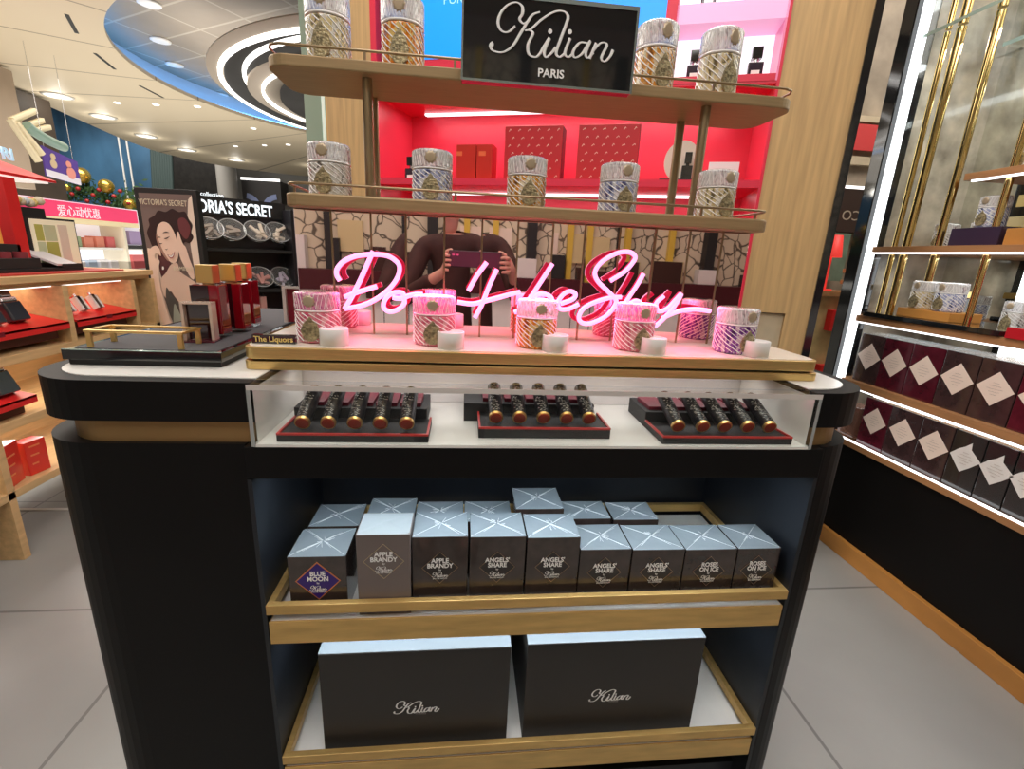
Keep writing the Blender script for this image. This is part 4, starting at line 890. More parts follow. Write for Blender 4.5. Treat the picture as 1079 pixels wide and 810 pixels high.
for y, lb in ((1.62, 'red wrapped bottle standing at the back of the middle cabinet shelf, left one'), (1.50, 'red wrapped bottle standing at the back of the middle cabinet shelf, right one')):
    t = thing('red_wrapped_bottle', lb, 'bottle', (2.44, y, 1.3255 if y < 1.61 else 1.2825), group='red wrapped bottles in the right cabinet')
    MB().box(-.03, .03, -.045, .045, 0, .13).build('bottle_body', BLKGLOSS, t, .003)
    MB().box(-.035, .035, -.05, .05, .13, .25).build('red_wrap', mat('crimson_box'), t, .004)
for i, (y, z, kd) in enumerate(((2.24, 1.6275, 'yellow'), (2.0, 1.6275, 'black'), (2.15, .0, ''))):
    if kd == 'yellow':
        t = thing('small_carton', 'pale yellow carton deep on the fourth cabinet shelf', 'box', (2.46, 1.98, 1.6275)); MB().box(-.04, .04, -.05, .05, 0, .14).build('carton', mat('straw_carton', (.70, .60, .32), .4), t, .002); MB().box(-.041, -.04, -.03, .03, .05, .10).build('label', INKG, t)
    elif kd == 'black':
        t = thing('small_carton', 'black carton deep on the fourth cabinet shelf above the yellow one', 'box', (2.46, 1.98, 1.7685)); MB().box(-.035, .035, -.04, .04, 0, .16).build('carton', BLKGLOSS, t, .002); MB().box(-.036, -.035, -.02, .02, .04, .09).build('label', INKG, t)

# ================================================================= TOBACCO SHOP GLIMPSED BETWEEN PILLAR AND CABINET
STN = mat('stone_block_wall', (.38, .31, .23), .6, vary=.35, vscale=4, bump=.4, bscale=12)
structure('wall_tobacco_shop', MB().box(2.4, 4.6, 3.75, 3.95, 0, 4.1), STN, 'mottled stone wall of the neighbouring shop')
structure('trim_2', MB().box(2.4, 4.6, 3.70, 3.75, 2.60, 2.64).box(2.4, 4.6, 3.70, 3.75, 2.30, 2.36), mat('beige_panel'), 'pale mouldings on the stone wall')
bn = single('red_banner', MB().box(2.75, 3.25, 3.69, 3.70, 2.40, 2.58), mat('red_cloth', (.70, .06, .06), .6), 'red scalloped banner high on the stone wall behind the oak pillar', 'banner')
sn = thing('shop_sign', 'dark brown sign with mirror-image letters beside the oak pillar', 'sign', (3.0, 3.66, 1.80))
MB().box(-.35, .45, 0, .04, 0, .33).build('board', mat('dark_brown_board', (.055, .035, .028), .4), sn)
MB().box(-.35, .45, -.01, 0, .32, .34).build('light_strip', LEDW, sn)
o = text('lettering', 'TOBACCO', .105, (-.06, -.001, .09), mat('tan_letters', (.50, .42, .32), .4), sn, align='RIGHT'); o.rotation_euler = (PI / 2, 0, PI); o.rotation_euler = (PI / 2, 0, 0); o.scale = (-1, 1, 1)
bl = single('blue_plaque', MB().cyl((3.21, 3.66, 2.02), (3.21, 3.64, 2.02), .085, 28), mat('sky_blue', (.08, .28, .55), .4), 'round blue plaque next to the mirror-image sign', 'plaque')
single('red_lamp', MB().lathe([(.07, .2495), (.05, .41), (.048, .41), (.068, .2495)], n=20).cyl((0, 0, 0), (0, 0, .38), .008, 8).cyl((0, 0, 0), (0, 0, .01), .05, 16), mat('red_lampshade', (.8, .05, .04), .5, emit=(.8, .04, .03), es=.5), 'small red lampshade glimpsed right of the oak pillar', 'lampshade', loc=(2.80, 3.50, 1.3505))
single('green_poster', MB().box(2.90, 3.06, 3.66, 3.68, 1.42, 1.79), mat('sage_green', (.20, .30, .22), .5, vary=.2), 'tall sage green poster behind the shop counter', 'poster')
gon = thing('shop_counter', 'wooden shop counter with red goods glimpsed past the oak pillar', 'counter', (2.95, 3.5, 0))
MB().box(-.4, .5, -.12, .16, 1.31, 1.35).build('top', WOODO, gon, .002, False)
MB().box(-.4, .5, -.08, .16, 0, 1.31).build('front', mat('gold_panel', (.55, .42, .20), .4, vary=.3, vscale=7), gon)
for z, lb in ((1.05, 'red carton stacked highest on the front of the shop counter'), (.62, 'red carton lowest in front of the shop counter')):
    single('red_pack', MB().box(2.80, 3.2, 3.36, 3.42, z, z + .16), REDT, lb, 'box', bevel=.003)
random.seed(9); pk = None
for r in range(3):
    for c in range(4):
        lb = 'small black round tin on the shop counter shelf, row %s, %s' % (('bottom', 'middle', 'top')[r], ('first', 'second', 'third', 'fourth')[c])
        p = (3.0 + c * .055 + r * .012, 3.52, 1.3505 + r * .085)
        if pk is None: pk = single('small_tin', MB().lathe([(0, 0), (.022, 0), (.024, .03), (.015, .05), (0, .05)], n=12), BLKM, lb, 'tin', 'small tins on the shop counter', p)
        else: dup(pk, lb, p)
for r in (1, 2): single('tin_riser', MB().box(2.97, 3.24, 3.49, 3.56, 1.3505 + r * .085 - .033, 1.3495 + r * .085), WOODL, 'thin wooden riser under the %s row of small tins' % ('middle', 'top')[r - 1], 'riser')
# ================================================================= LEFT OAK SHELF UNIT
su = thing('oak_shelf_unit', 'long light oak shelf unit with sloping red trays on the left', 'shelf unit', (-2.3, 2.4, 0))
XF, XB = -2.053, -2.60
MB().box(XB, XF, 1.2, 3.42, 1.268, 1.300).box(XB, XF - .03, 1.2, 3.42, 1.245, 1.268).build('top_board', WOODL, su, .002, True)
MB().box(XB, XF + .0, 1.2, 3.42, .912, .955).build('shelf_board', WOODL, su, .002, True)
MB().box(XB, XF + .0, 1.2, 3.42, .622, .662).build('shelf_board', WOODL, su, .002, True)
MB().box(XB, XF + .0, 1.2, 3.42, .308, .345).build('shelf_board', WOODL, su, .002, True)
for y, z0, z1 in ((1.22, 0, 1.245), (2.165, 0, .60), (2.69, .955, 1.245), (3.21, .955, 1.245), (3.40, 0, 1.245), (2.165, .66, .912)):
    if (y, z0) == (2.165, .66): continue
    MB().box(XB, XF, y - .018, y + .018, z0, z1).build('upright', WOODL, su, .001, True)
MB().box(XB, XB + .02, 1.2, 3.42, .20, 1.245).build('back_board', WOODL, su, world=True)
MB().box(XF - .06, XF - .05, 2.25, 2.68, 1.238, 1.2445).box(XF - .06, XF - .05, 2.75, 3.18, 1.238, 1.2445).build('shelf_light', LEDW, su, world=True)
area('oak_bay_led', (-2.3, 2.7, 1.23), .2, .9, 1.6, (1, .9, .7)); area('oak_bay_led', (-2.2, 2.6, .90), .05, 1.2, 2.5, (1, .9, .75)); area('oak_bay_led', (-2.25, 2.6, .60), .05, 1.2, 2.5, (1, .95, .9))
def redtray(y0, y1, z, lb):
    m = MB(); x0, x1 = -2.40, -2.045
    m.add([(x0, y0, z + .07), (x1, y0, z), (x1, y1, z), (x0, y1, z + .07), (x0, y0, z + .06), (x1, y0, z - .010), (x1, y1, z - .010), (x0, y1, z + .06)], [(0, 1, 2, 3), (7, 6, 5, 4), (0, 4, 5, 1), (1, 5, 6, 2), (2, 6, 7, 3), (3, 7, 4, 0)])
    t = thing('sloping_tray', lb, 'tray', (0, 0, 0)); t.location = (x1, y0, z - .04)
    m.box(x1 - .004, x1, y0, y1, z - .035, z); m.build('red_board', REDT, t, world=True)
    MB().box(x0 + .02, x1 - .05, y0 + .02, y1 - .02, z - .085, z - .012).build('dark_base', mat('dark_tray_base', (.09, .02, .012), .5), t, world=True)
    MB().box(x1 - .001, x1 + .002, (y0 + y1) / 2 - .02, (y0 + y1) / 2 + .02, z - .018, z + .002).build('thumb_notch', DKRED, t, world=True)
redtray(1.9, 2.665, 1.063, 'sloping red tray with black bottles in the left bay of the oak unit')
redtray(2.72, 3.185, 1.062, 'sloping red tray with small striped bottles in the right bay of the oak unit')
redtray(1.75, 2.39, .750, 'sloping red tray on the second shelf of the oak unit')
TB = mat('smoke_black_glass', (.035, .04, .05), .12, coat=1); SIL = mat('silver_neck')
lb0 = None
for (x, y, z, lb, s, g_) in ((-2.12, 2.235, 1.088, 'black bottle with silver shoulder at the left edge of the picture', 1, 'leaning black bottles on the oak unit'), (-2.12, 2.355, 1.088, 'black bottle with silver shoulder, middle of the left bay', 1, 'leaning black bottles on the oak unit'), (-2.12, 2.48, 1.088, 'black bottle with silver shoulder nearest the bay divider', 1, 'leaning black bottles on the oak unit'),
                            (-2.10, 2.31, .770, 'black bottle with silver shoulder on the second shelf near the counter', 1.15, 'leaning black bottles on the oak unit'), (-2.10, 2.14, .770, 'black bottle on the second shelf cut by the picture edge', 1.15, 'leaning black bottles on the oak unit')):
    if lb0 is None:
        lb0 = thing('leaning_bottle', lb, 'perfume bottle', (x, y, z), group=g_)
        MB().prism(round_rect(-.018, .018, -.040, .040, .008), 0, .085).build('bottle_body', TB, lb0, .006)
        MB().prism(round_rect(-.016, .016, -.036, .036, .008), .085, .105).build('silver_shoulder', SIL, lb0, .004)
        MB().prism(round_rect(-.015, .015, -.024, .024, .006), .105, .140).build('black_cap', BLKGLOSS, lb0, .003)
        lb0.rotation_euler = (0, R(-24), 0); lb0.scale = (1.2, 1.2, 1.12)
    else: c = dup(lb0, lb, (x, y, z), None, g_, (1.2 * s, 1.2 * s, 1.12 * s))
sb0 = None
for i, y in enumerate((2.80, 2.90, 3.01)):
    lb = 'small black and white bottle, %s of three on the right red tray' % ('left', 'middle', 'right')[i]
    if sb0 is None:
        sb0 = thing('small_striped_bottle', lb, 'perfume bottle', (-2.13, y, 1.090), group='striped bottles on the right red tray')
        MB().box(-.015, .015, -.028, -.010, 0, .08).box(-.015, .015, .010, .028, 0, .08).build('white_sides', WHITE, sb0, .002); MB().box(-.016, .016, -.010, .010, 0, .085).build('black_centre', BLKGLOSS, sb0, .002)
        MB().cyl((0, 0, .085), (0, 0, .10), .008, 10).build('cap', SIL, sb0); sb0.rotation_euler = (0, R(-28), 0)
    else: dup(sb0, lb, (-2.13, y, 1.090))
for y, w_, h, lb, rz in ((2.245, .12, .20, 'glossy red carton standing on the low oak shelf, left one', .25), (2.385, .10, .17, 'glossy red carton on the low oak shelf, right one', -.15)):
    t = thing('red_carton', lb, 'perfume box', (-2.13, y, .3455), rz, 'red cartons on the low oak shelf')
    MB().box(-.035, .035, -w_ / 2, w_ / 2, 0, h).build('carton', mat('glossy_red_carton', (.75, .03, .015), .2, coat=.6), t, .002)
    for k in range(3): MB().box(.035, .0358, -w_ * .3, w_ * (.0 + .1 * k), .05 + k * .045, .058 + k * .045).build('print_line', mat('orange_print', (.85, .25, .08), .4), t)
structure('trim_3', MB().box(-2.62, -2.59, 2.2, 5.5, 0, .006).box(-2.62, -2.0, 2.60, 2.62, .0, .005), WHITE, 'thin white line inlaid in the floor by the oak unit')
# items on the oak top
single('red_mat', MB().box(-2.55, -2.10, 1.6, 3.22, 1.3005, 1.308), mat('red_mat_felt', (.55, .05, .04), .5), 'flat red mat along the oak unit top', 'mat')
hd = thing('red_header_frame', 'red counter canopy on a red post at the left picture edge', 'canopy', (-2.3, 2.6, 1.3085))
MB().box(-2.32, -2.26, 2.72, 2.79, 1.3085, 1.76).build('red_post', REDT, hd, .002, True)
cp = MB(); cp.add([(-2.30, 1.9, 1.80), (-2.30, 3.10, 1.785), (-2.75, 3.05, 1.95), (-2.75, 1.9, 1.96), (-2.30, 1.9, 1.775), (-2.30, 3.10, 1.775), (-2.75, 3.05, 1.775), (-2.75, 1.9, 1.775)], [(0, 1, 2, 3), (7, 6, 5, 4), (0, 4, 5, 1), (1, 5, 6, 2), (2, 6, 7, 3), (3, 7, 4, 0)])
cp.build('red_canopy', REDT, hd, world=True)
MB().box(-2.74, -2.305, 1.9, 3.05, 1.764, 1.774).build('white_underside', mat('lit_underside', (.9, .88, .85), .5, emit=(1, .95, .9), es=.6), hd, world=True)
text('lettering', 'PRI', .085, (-2.52 - .0, 2.74, 1.9), mat('ice_letters', (.35, .55, .65), .4, emit=(.45, .70, .85), es=.7), None, rot=(PI / 2, 0, PI / 2), depth=.004, align='CENTER', bold=.001)
pr = C.objects[-1]; pr.parent = hd; pr.location = Vector((-2.45, 2.99, 1.872)) - hd.location
fr = thing('framed_poster', 'black-framed poster with green collage standing on the oak unit', 'poster', (-2.3, 3.0, 1.3085))
MB().box(-2.31, -2.295, 2.845, 3.17, 1.3085, 1.583).build('black_frame', BLKM, fr, world=True)
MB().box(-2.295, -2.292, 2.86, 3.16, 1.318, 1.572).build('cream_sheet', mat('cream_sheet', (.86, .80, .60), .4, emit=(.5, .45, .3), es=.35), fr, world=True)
GR = mat('olive_print', (.50, .50, .12), .5); GR2 = mat('pale_green_print', (.60, .66, .42), .5)
MB().box(-2.292, -2.291, 2.885, 2.935, 1.46, 1.545).box(-2.292, -2.291, 2.94, 3.02, 1.37, 1.455).build('olive_blocks', GR, fr, world=True)
MB().box(-2.292, -2.291, 2.94, 3.02, 1.46, 1.545).box(-2.292, -2.291, 2.885, 2.935, 1.33, 1.455).build('pale_blocks', GR2, fr, world=True)
MB().box(-2.292, -2.291, 3.035, 3.10, 1.33, 1.55).build('peach_block', mat('peach_print', (.85, .74, .62), .5), fr, world=True)
tb = thing('tablet_stand', 'tilted white tablet on a black stand on the oak unit top', 'tablet', (-2.25, 2.8, 1.3085))
MB().box(-2.42, -2.17, 2.46, 3.0, 1.3085, 1.325).box(-2.30, -2.17, 2.86, 3.0, 1.325, 1.345).build('black_tray', BLKM, tb, .002, True)
m = MB(); m.add([(-2.34, 2.76, 1.43), (-2.17, 2.83, 1.345), (-2.17, 2.96, 1.345), (-2.34, 2.89, 1.43), (-2.345, 2.76, 1.42), (-2.175, 2.83, 1.335), (-2.175, 2.96, 1.335), (-2.345, 2.89, 1.42)], [(0, 1, 2, 3), (7, 6, 5, 4), (0, 4, 5, 1), (1, 5, 6, 2), (2, 6, 7, 3), (3, 7, 4, 0)])
m.build('white_screen', mat('pale_screen', (.80, .78, .80), .4), tb, world=True)
mk = thing('makeup_organiser', 'black makeup organiser with dark jars at the left picture edge', 'organiser', (-2.3, 2.55, 1.3255))
MB().box(-2.40, -2.18, 2.45, 2.74, 1.3255, 1.375).build('lower_tier', BLKM, mk, .002, True); MB().box(-2.40, -2.26, 2.45, 2.74, 1.375, 1.44).build('upper_tier', BLKM, mk, .002, True)
for k in range(3): MB().cyl((-2.22, 2.50 + k * .09, 1.375), (-2.22, 2.50 + k * .09, 1.405), .028, 16).build('jar', mat('plum_jar', (.25, .04, .05), .3), mk, world=True)
single('orange_lightbox', MB().box(-2.53, -2.50, 2.86, 2.98, 1.3085, 1.56), mat('orange_lightbox', (.8, .35, .08), .4, emit=(.8, .30, .05), es=.5), 'small orange lightbox behind the framed poster', 'lightbox')
single('dark_header_board', MB().box(-2.40, -2.36, 2.82, 3.06, 1.565, 1.632), BLKM, 'dark board above the framed poster', 'board')
# bunch of pale rose balls on the dark board: each ball its own thing
rb = None; random.seed(2)
for i in range(8):
    col = ('blue-white', 'cream', 'yellow', 'cream')[i % 4]
    p = (-2.38 + random.uniform(-.02, .02), 2.84 + i * .030, 1.655 + random.uniform(0, .018))
    lb = 'pale %s rose ball, %s from the left in the row above the dark board' % (col, ('first', 'second', 'third', 'fourth', 'fifth', 'sixth', 'seventh', 'eighth')[i])
    mm = mat('rose_' + col.replace('-', '_'), {'blue-white': (.70, .78, .82), 'cream': (.82, .74, .55), 'yellow': (.80, .66, .25)}[col], .6)
    single('rose_ball', MB().lathe([(.0, -.024), (.014, -.021), (.023, -.008), (.024, .004), (.018, .016), (.008, .022), (0, .022)], n=14, fn=lambda a, z: 1 + .10 * math.sin(5 * a + z * 120)), mm, lb, 'rose', 'rose balls above the dark board', p)

# ================================================================= LINGERIE BRAND POSTER AND GONDOLA
po = thing('standing_poster', 'tall black-framed brand poster of a smiling curly-haired woman', 'poster', (-1.955, 3.5, 0), rz=R(-4))
W_, Z0, Z1 = .170, .84, 1.805
MB().box(-W_ - .028, W_ + .03, .0, .05, .0, Z1 + .012).build('black_frame', BLKM, po, .003)
def print_mesh(pts, y, inset=0):
    out = []
    for px, py in pts:
        xl = 52 + .153 * (py - 68); xr = 340 + .13 * (py - 66); u = (px - xl) / (xr - xl); v = (py - 68) / 740
        out.append((-W_ + 2 * W_ * min(1, max(0, u)), Z1 - .022 - (Z1 - .022 - Z0) * min(1, v)))
    return MB().prism_y(out, -y - .0008, -y)
def sm(pts, k=4): return [(p.x, p.y) for p in smooth_path([Vector((a, b, 0)) for a, b in pts], k, True)]
PR = lambda n, c: mat('print_' + n, c, .5)
layers = [
 ('poster_background', PR('taupe', (.20, .14, .125)), [(52, 68), (340, 66), (440, 808), (165, 808)], 0),
 ('pale_wall', PR('sand', (.86, .70, .58)), [(98, 340), (150, 345), (190, 600), (250, 770), (240, 808), (160, 808), (105, 420)], 0),
 ('pale_wall', PR('sand', (.86, .70, .58)), [(322, 90), (342, 68), (400, 500), (400, 560), (372, 540), (335, 330), (318, 180)], 0),
 ('hair', PR('hair', (.035, .014, .014)), [(112, 300), (98, 260), (112, 225), (108, 195), (140, 175), (160, 150), (200, 155), (235, 138), (270, 152), (305, 150), (325, 185), (345, 215), (338, 250), (350, 275), (330, 305), (305, 300), (285, 320), (262, 300), (240, 250), (205, 235), (175, 260), (178, 320), (160, 345), (130, 335)], 1),
 ('hair_shadow', PR('hair_plum', (.10, .030, .035)), [(165, 330), (190, 380), (225, 410), (215, 450), (190, 480), (170, 470), (160, 400)], 1),
 ('auburn_curls', PR('auburn', (.16, .04, .045)), [(268, 190), (300, 180), (330, 215), (334, 250), (315, 285), (290, 270), (272, 235)], 1),
 ('bare_shoulders', PR('skin', (.74, .52, .41)), [(172, 500), (200, 465), (228, 420), (262, 410), (280, 455), (325, 485), (372, 520), (385, 600), (345, 700), (315, 690), (290, 640), (250, 590), (225, 560), (205, 600), (180, 560)], 1),
 ('face', PR('skin_light', (.86, .62, .50)), [(152, 262), (160, 225), (182, 206), (208, 208), (230, 226), (250, 262), (264, 305), (270, 350), (264, 392), (245, 412), (220, 402), (198, 374), (178, 338), (162, 300)], 1),
 ('cheek_shadow', PR('skin_shade', (.40, .22, .17)), [(152, 262), (160, 290), (176, 330), (198, 370), (218, 398), (208, 398), (180, 362), (162, 325), (150, 290)], 1),
 ('right_hand', PR('skin_light', (0, 0, 0)), [(262, 262), (272, 252), (284, 285), (296, 312), (312, 330), (330, 385), (352, 440), (355, 490), (335, 480), (305, 430), (282, 385), (268, 330)], 1),
 ('left_arm', PR('skin_light', (0, 0, 0)), [(108, 368), (122, 338), (150, 326), (170, 345), (176, 378), (158, 366), (142, 372), (146, 392), (168, 402), (164, 440), (168, 510), (186, 590), (214, 680), (238, 750), (215, 770), (190, 740), (162, 660), (140, 570), (120, 470), (110, 410)], 1),
 ('dark_dress', PR('grey_dress', (.09, .08, .075)), [(205, 540), (228, 575), (262, 610), (300, 665), (322, 640), (345, 660), (375, 720), (385, 808), (230, 808), (250, 750), (225, 690), (205, 620)], 1),
 ('sage_lining', PR('sage_lining', (.36, .38, .32)), [(250, 625), (280, 680), (304, 705), (306, 760), (250, 780), (244, 700)], 1)]
for i, (n, m, pts, s) in enumerate(layers): print_mesh(sm(pts) if s else pts, .0009 * i).build(n, m, po)
YT = .0009 * len(layers)
for n, pts in (('closed_eye', [(194, 288), (208, 290), (226, 276), (210, 283)]), ('closed_eye', [(166, 312), (176, 318), (186, 312), (176, 313)]), ('brow', [(186, 262), (205, 252), (224, 258), (205, 258)]), ('brow', [(158, 288), (166, 280), (178, 284), (167, 285)]), ('nostril', [(200, 340), (208, 346), (214, 338), (207, 342)])):
    print_mesh(sm(pts, 2), YT).build(n, PR('hair', (0, 0, 0)), po)
print_mesh(sm([(212, 368), (232, 372), (252, 352), (246, 380), (228, 388)], 3), YT).build('smile', PR('lips', (.45, .16, .15)), po)
print_mesh(sm([(218, 371), (233, 375), (248, 360), (240, 379), (228, 381)], 2), YT + .0008).build('teeth', PR('teeth', (.85, .80, .76)), po)
print_mesh(sm([(184, 432), (192, 432), (193, 446), (184, 446)], 3), YT).build('earring', PR('teeth', (0, 0, 0)), po)
text('lettering', "VICTORIA'S SECRET", .050, (-.012, -.0150, 1.712), mat('cream_letters', (.78, .68, .50), .4), po, sx=.70)
text('lettering', 'BOMBSHELL', .036, (.075, -.0150, 1.30), mat('cream_letters'), po, sx=.8)

VA = (-2.01, 4.0); VB = (-1.52, 4.4); VR = math.atan2(VB[1] - VA[1], VB[0] - VA[0]); VL = math.hypot(VB[0] - VA[0], VB[1] - VA[1])
vg = thing('brand_gondola', 'black brand gondola with white lettering and rows of wire bowls behind the poster', 'gondola', (*VA, 0), VR)
MB().box(-.30, VL + .02, .06, .14, .0, 1.835).build('back_board', mat('black_gondola', (.018, .016, .02), .35), vg)
MB().box(VL - .01, VL + .03, -.14, .14, .0, 1.78).build('end_panel', mat('black_gondola'), vg, .003)
MB().box(-.30, VL, .045, .06, 1.70, 1.832).build('header_board', BLKM, vg)
for z in (1.44, 1.125, .93): MB().box(-.30, VL, -.12, .06, z - .012, z + .012).build('shelf_bar', BLKM, vg)
text('lettering', "VICTORIA'S SECRET", .125, (.545, .0445, 1.718), mat('white_backlit_letters', (.9, .95, 1), .4, emit=(.85, .95, 1), es=1.1), vg, depth=.004, align='RIGHT', bold=.0025, sx=.65)
text('lettering', 'collection', .045, (.13, .12, 1.838), mat('white_backlit_letters'), vg, depth=.002, sx=.9)
def vg_at(x, y, z): return (VA[0] + x * math.cos(VR) - y * math.sin(VR), VA[1] + x * math.sin(VR) + y * math.cos(VR), z)
bw = None; tubes = {'cream': mat('cream_tube', (.85, .74, .62), .4), 'pink': mat('pink_tube', (.72, .36, .32), .4), 'lilac': mat('lilac_tube', (.62, .56, .68), .4), 'dark': mat('grey_tube', (.42, .36, .31), .3)}
tb_me = MB().box(-.045, .045, -.011, .011, -.008, .008).mesh('tube')
rowlab = [('upper', 1.60, [(.05, 'dark'), (.206, 'dark'), (.39, 'cream'), (.55, 'cream')]), ('lower', 1.235, [(.04, 'pink'), (.20, 'lilac'), (.385, 'pink'), (.56, 'lilac')])]
random.seed(8)
for rn, z, sp_ in rowlab:
    for i, (x, kd) in enumerate(sp_):
        pos = ('left', 'second', 'third', 'right')[i]
        lb = 'round wire-rimmed bowl of %s samples, %s in the %s row of the black gondola' % (kd, pos, rn)
        if bw is None:
            bw = thing('sample_bowl', lb, 'bowl', vg_at(x, -.03, z), group='wire bowls on the black gondola')
            ring = [(.088 * math.cos(2 * PI * k / 28), .088 * math.sin(2 * PI * k / 28), 0) for k in range(28)]
            MB().tube(ring, .0035, 6, True).build('rim', mat('pale_rim', (.75, .76, .76), .2, .5), bw)
            MB().lathe([(.088, 0), (.080, -.030), (.055, -.055), (.02, -.066), (.0, -.066)], n=24).build('clear_bowl', mat('thin_clear_plastic', (.95, .95, .95), .08, trans=.9, ior=1.1), bw)
            b = bw
        else: b = copy_tree(bw); b['label'] = lb
        b.scale = (1.12,) * 3
        b.location = vg_at(x, -.03, z); b.rotation_euler = (R(52), 0, VR)
        M_ = Matrix.Translation(b.location) @ b.rotation_euler.to_matrix().to_4x4()
        for q in range(6):
            me = tb_me if q else tb_me
            o = bpy.data.objects.new('sample_tube', tb_me); C.objects.link(o)
            if not o.data.materials: o.data.materials.append(tubes['cream'])
            o.material_slots[0].link = 'OBJECT'; o.material_slots[0].material = tubes[kd]
            o.matrix_world = M_ @ Matrix.Translation((random.uniform(-.03, .03), random.uniform(-.045, .02), -.028 + q * .009)) @ Matrix.Rotation(random.uniform(0, PI), 4, 'Z')
            tag(o, 'one of the small %s samples in the %s bowl of the %s row' % (kd, pos, rn), 'sample', 'samples in the %s bowl of the %s row' % (pos, rn))
for i, x in enumerate((.0, .06, .12, .18, .24)):
    t = thing('pink_bottle', 'tall pink bottle behind a gold bar, %s of five on the low gondola shelf' % ('first', 'second', 'third', 'fourth', 'fifth')[i], 'bottle', vg_at(.10 + x * 1.15, -.05, .943), VR, 'pink bottles on the low gondola shelf')
    MB().box(-.024, .024, -.02, .02, 0, .13).build('bottle_body', tubes['pink'], t, .004); MB().cyl((0, 0, .13), (0, 0, .155), .012, 12).build('cap', BLKM, t)

# ================================================================= FAR LEFT BEAUTY SHELVES
bs = thing('beauty_shelf_wall', 'pink-topped beauty shelf wall with white lit shelves in the distance', 'shelf unit', (-4.3, 6.2, 0))
MB().box(-4.5, -4.46, 4.4, 7.3, 0, 1.86).build('back_panel', mat('white_lit_back', (.85, .83, .88), .5, emit=(.85, .86, .95), es=.45), bs, world=True)
MB().box(-4.46, -4.20, 4.4, 6.85, 1.675, 1.83).build('pink_header', mat('hot_pink_header', (.80, .06, .16), .4, emit=(.85, .06, .17), es=.35), bs, world=True)
o = text('lettering', '爱心动优惠', .12, (-4.195, 5.95, 1.70), mat('pale_pink_letters', (.95, .7, .75), .4, emit=(.9, .6, .65), es=.5), None, rot=(PI / 2, 0, PI / 2), depth=.002)
o.parent = bs; o.location = Vector((-4.197, 5.90, 1.695)) - bs.location
MB().box(-4.46, -4.2, 4.4, 6.85, 1.62, 1.672).build('cream_fascia', mat('cream_fascia', (.78, .66, .42), .5, emit=(.6, .5, .25), es=.3), bs, world=True)
for z in (1.345, 1.09, .8): MB().box(-4.46, -4.22, 4.4, 7.3, z, z + .025).build('white_shelf', WHITE, bs, world=True)
for y in (5.2, 6.55, 7.28): MB().box(-4.46, -4.19, y - .02, y + .02, 0, 1.62).build('divider', mat('cream_divider', (.78, .72, .58), .5), bs, world=True)
MB().box(-4.46, -4.2, 6.60, 7.26, 1.36, 1.40).build('dark_band', BLKM, bs, world=True)
cols = {'rose': (.65, .14, .15), 'lilac': (.42, .32, .55), 'sage': (.32, .40, .24), 'coral': (.75, .26, .18), 'pale blue': (.48, .58, .72), 'white': (.82, .80, .82), 'sand': (.72, .58, .46)}
random.seed(21)
for zi, (z, rn, names) in enumerate(((1.3705, 'upper', ['rose', 'rose', 'lilac', 'sage', 'coral', 'coral', 'rose']), (1.1155, 'lower', ['sand', 'coral', 'pale blue', 'white', 'pale blue', 'white', 'white']))):
    for i, n in enumerate(names):
        y = 5.36 + i * .175
        t = single('skincare_pack', MB().box(-4.40, -4.28, -.06, .06, 0, .10 + .03 * random.random()).box(-4.275, -4.2745, -.0, .0, 0, 0) if False else MB().box(-.06, .06, -.065, .065, 0, .10 + .03 * random.random()), mat('pack_' + n.replace(' ', '_'), cols[n], .4), '%s skincare pack, %s along the %s shelf of the far beauty wall' % (n, ('first', 'second', 'third', 'fourth', 'fifth', 'sixth', 'seventh')[i], rn), 'skincare pack', 'packs on the far beauty wall', (-4.33, y, z), bevel=.004)
for i, (z, n) in enumerate(((1.4105, 'lilac'), (1.1155, 'rose'))):
    single('cosmetic_card', MB().box(-.02, .02, -.24, .24, 0, .17), mat('pack_' + n), '%s cosmetics panel at the right end of the far beauty wall' % n, 'panel', None, (-4.25, 6.93, z))

# ================================================================= HIGH HALL BEYOND THE CEILING EDGE
k = 20.6 / 18
def far(x, z): return (x * k, 20.6, 1.5 + (z - 1.5) * k)
def fbox(x0, x1, z0, z1, d=.15, y=20.6):
    a, b = far(x0, z0), far(x1, z1); return MB().box(a[0], b[0], y - d, y, a[2], b[2])
MUR = mat('blue_mural', (.055, .15, .27), .5, vary=.8, vscale=.5, stretch=(1, 1, .5))
single('wall_mural', fbox(-13.4, -9.75, 2.3, 5.4), MUR, 'deep blue cloudy mural on the far wall at left', 'mural')
single('wall_screen', fbox(-9.70, -8.1, 3.05, 4.6, .3), mat('dark_screen', (.02, .018, .016), .3, vary=.3), 'large black hanging panel under the ceiling edge', 'panel')
dr = MB()
for i in range(9): a = far(-10.25 + i * .07, 2.6); dr.cyl((a[0], 20.3, 3.0), (a[0] + .25, 20.3, 5.6), .07, 8)
single('curtain', dr, mat('teal_curtain', (.06, .09, .085), .5), 'dark green pleated curtain beside the blue mural', 'curtain')
cl = far(-7.75, 3.5); single('hall_column', MB().cyl((cl[0], 19.9, 0), (cl[0], 19.9, 5.2), .34, 32), mat('grey_column', (.38, .36, .33), .5), 'round grey column right of the black hanging panel', 'column')
cl = far(-10.88, 3); wp = thing('white_mast', 'thin white double mast in front of the blue mural', 'mast', (cl[0], 20.1, 2.9))
MB().cyl((-.10, 0, -2.9), (-.10, 0, 2.6), .03).build('tube', WHITE, wp); MB().cyl((.16, 0, -2.9), (.16, 0, 2.6), .03).build('tube', WHITE, wp)
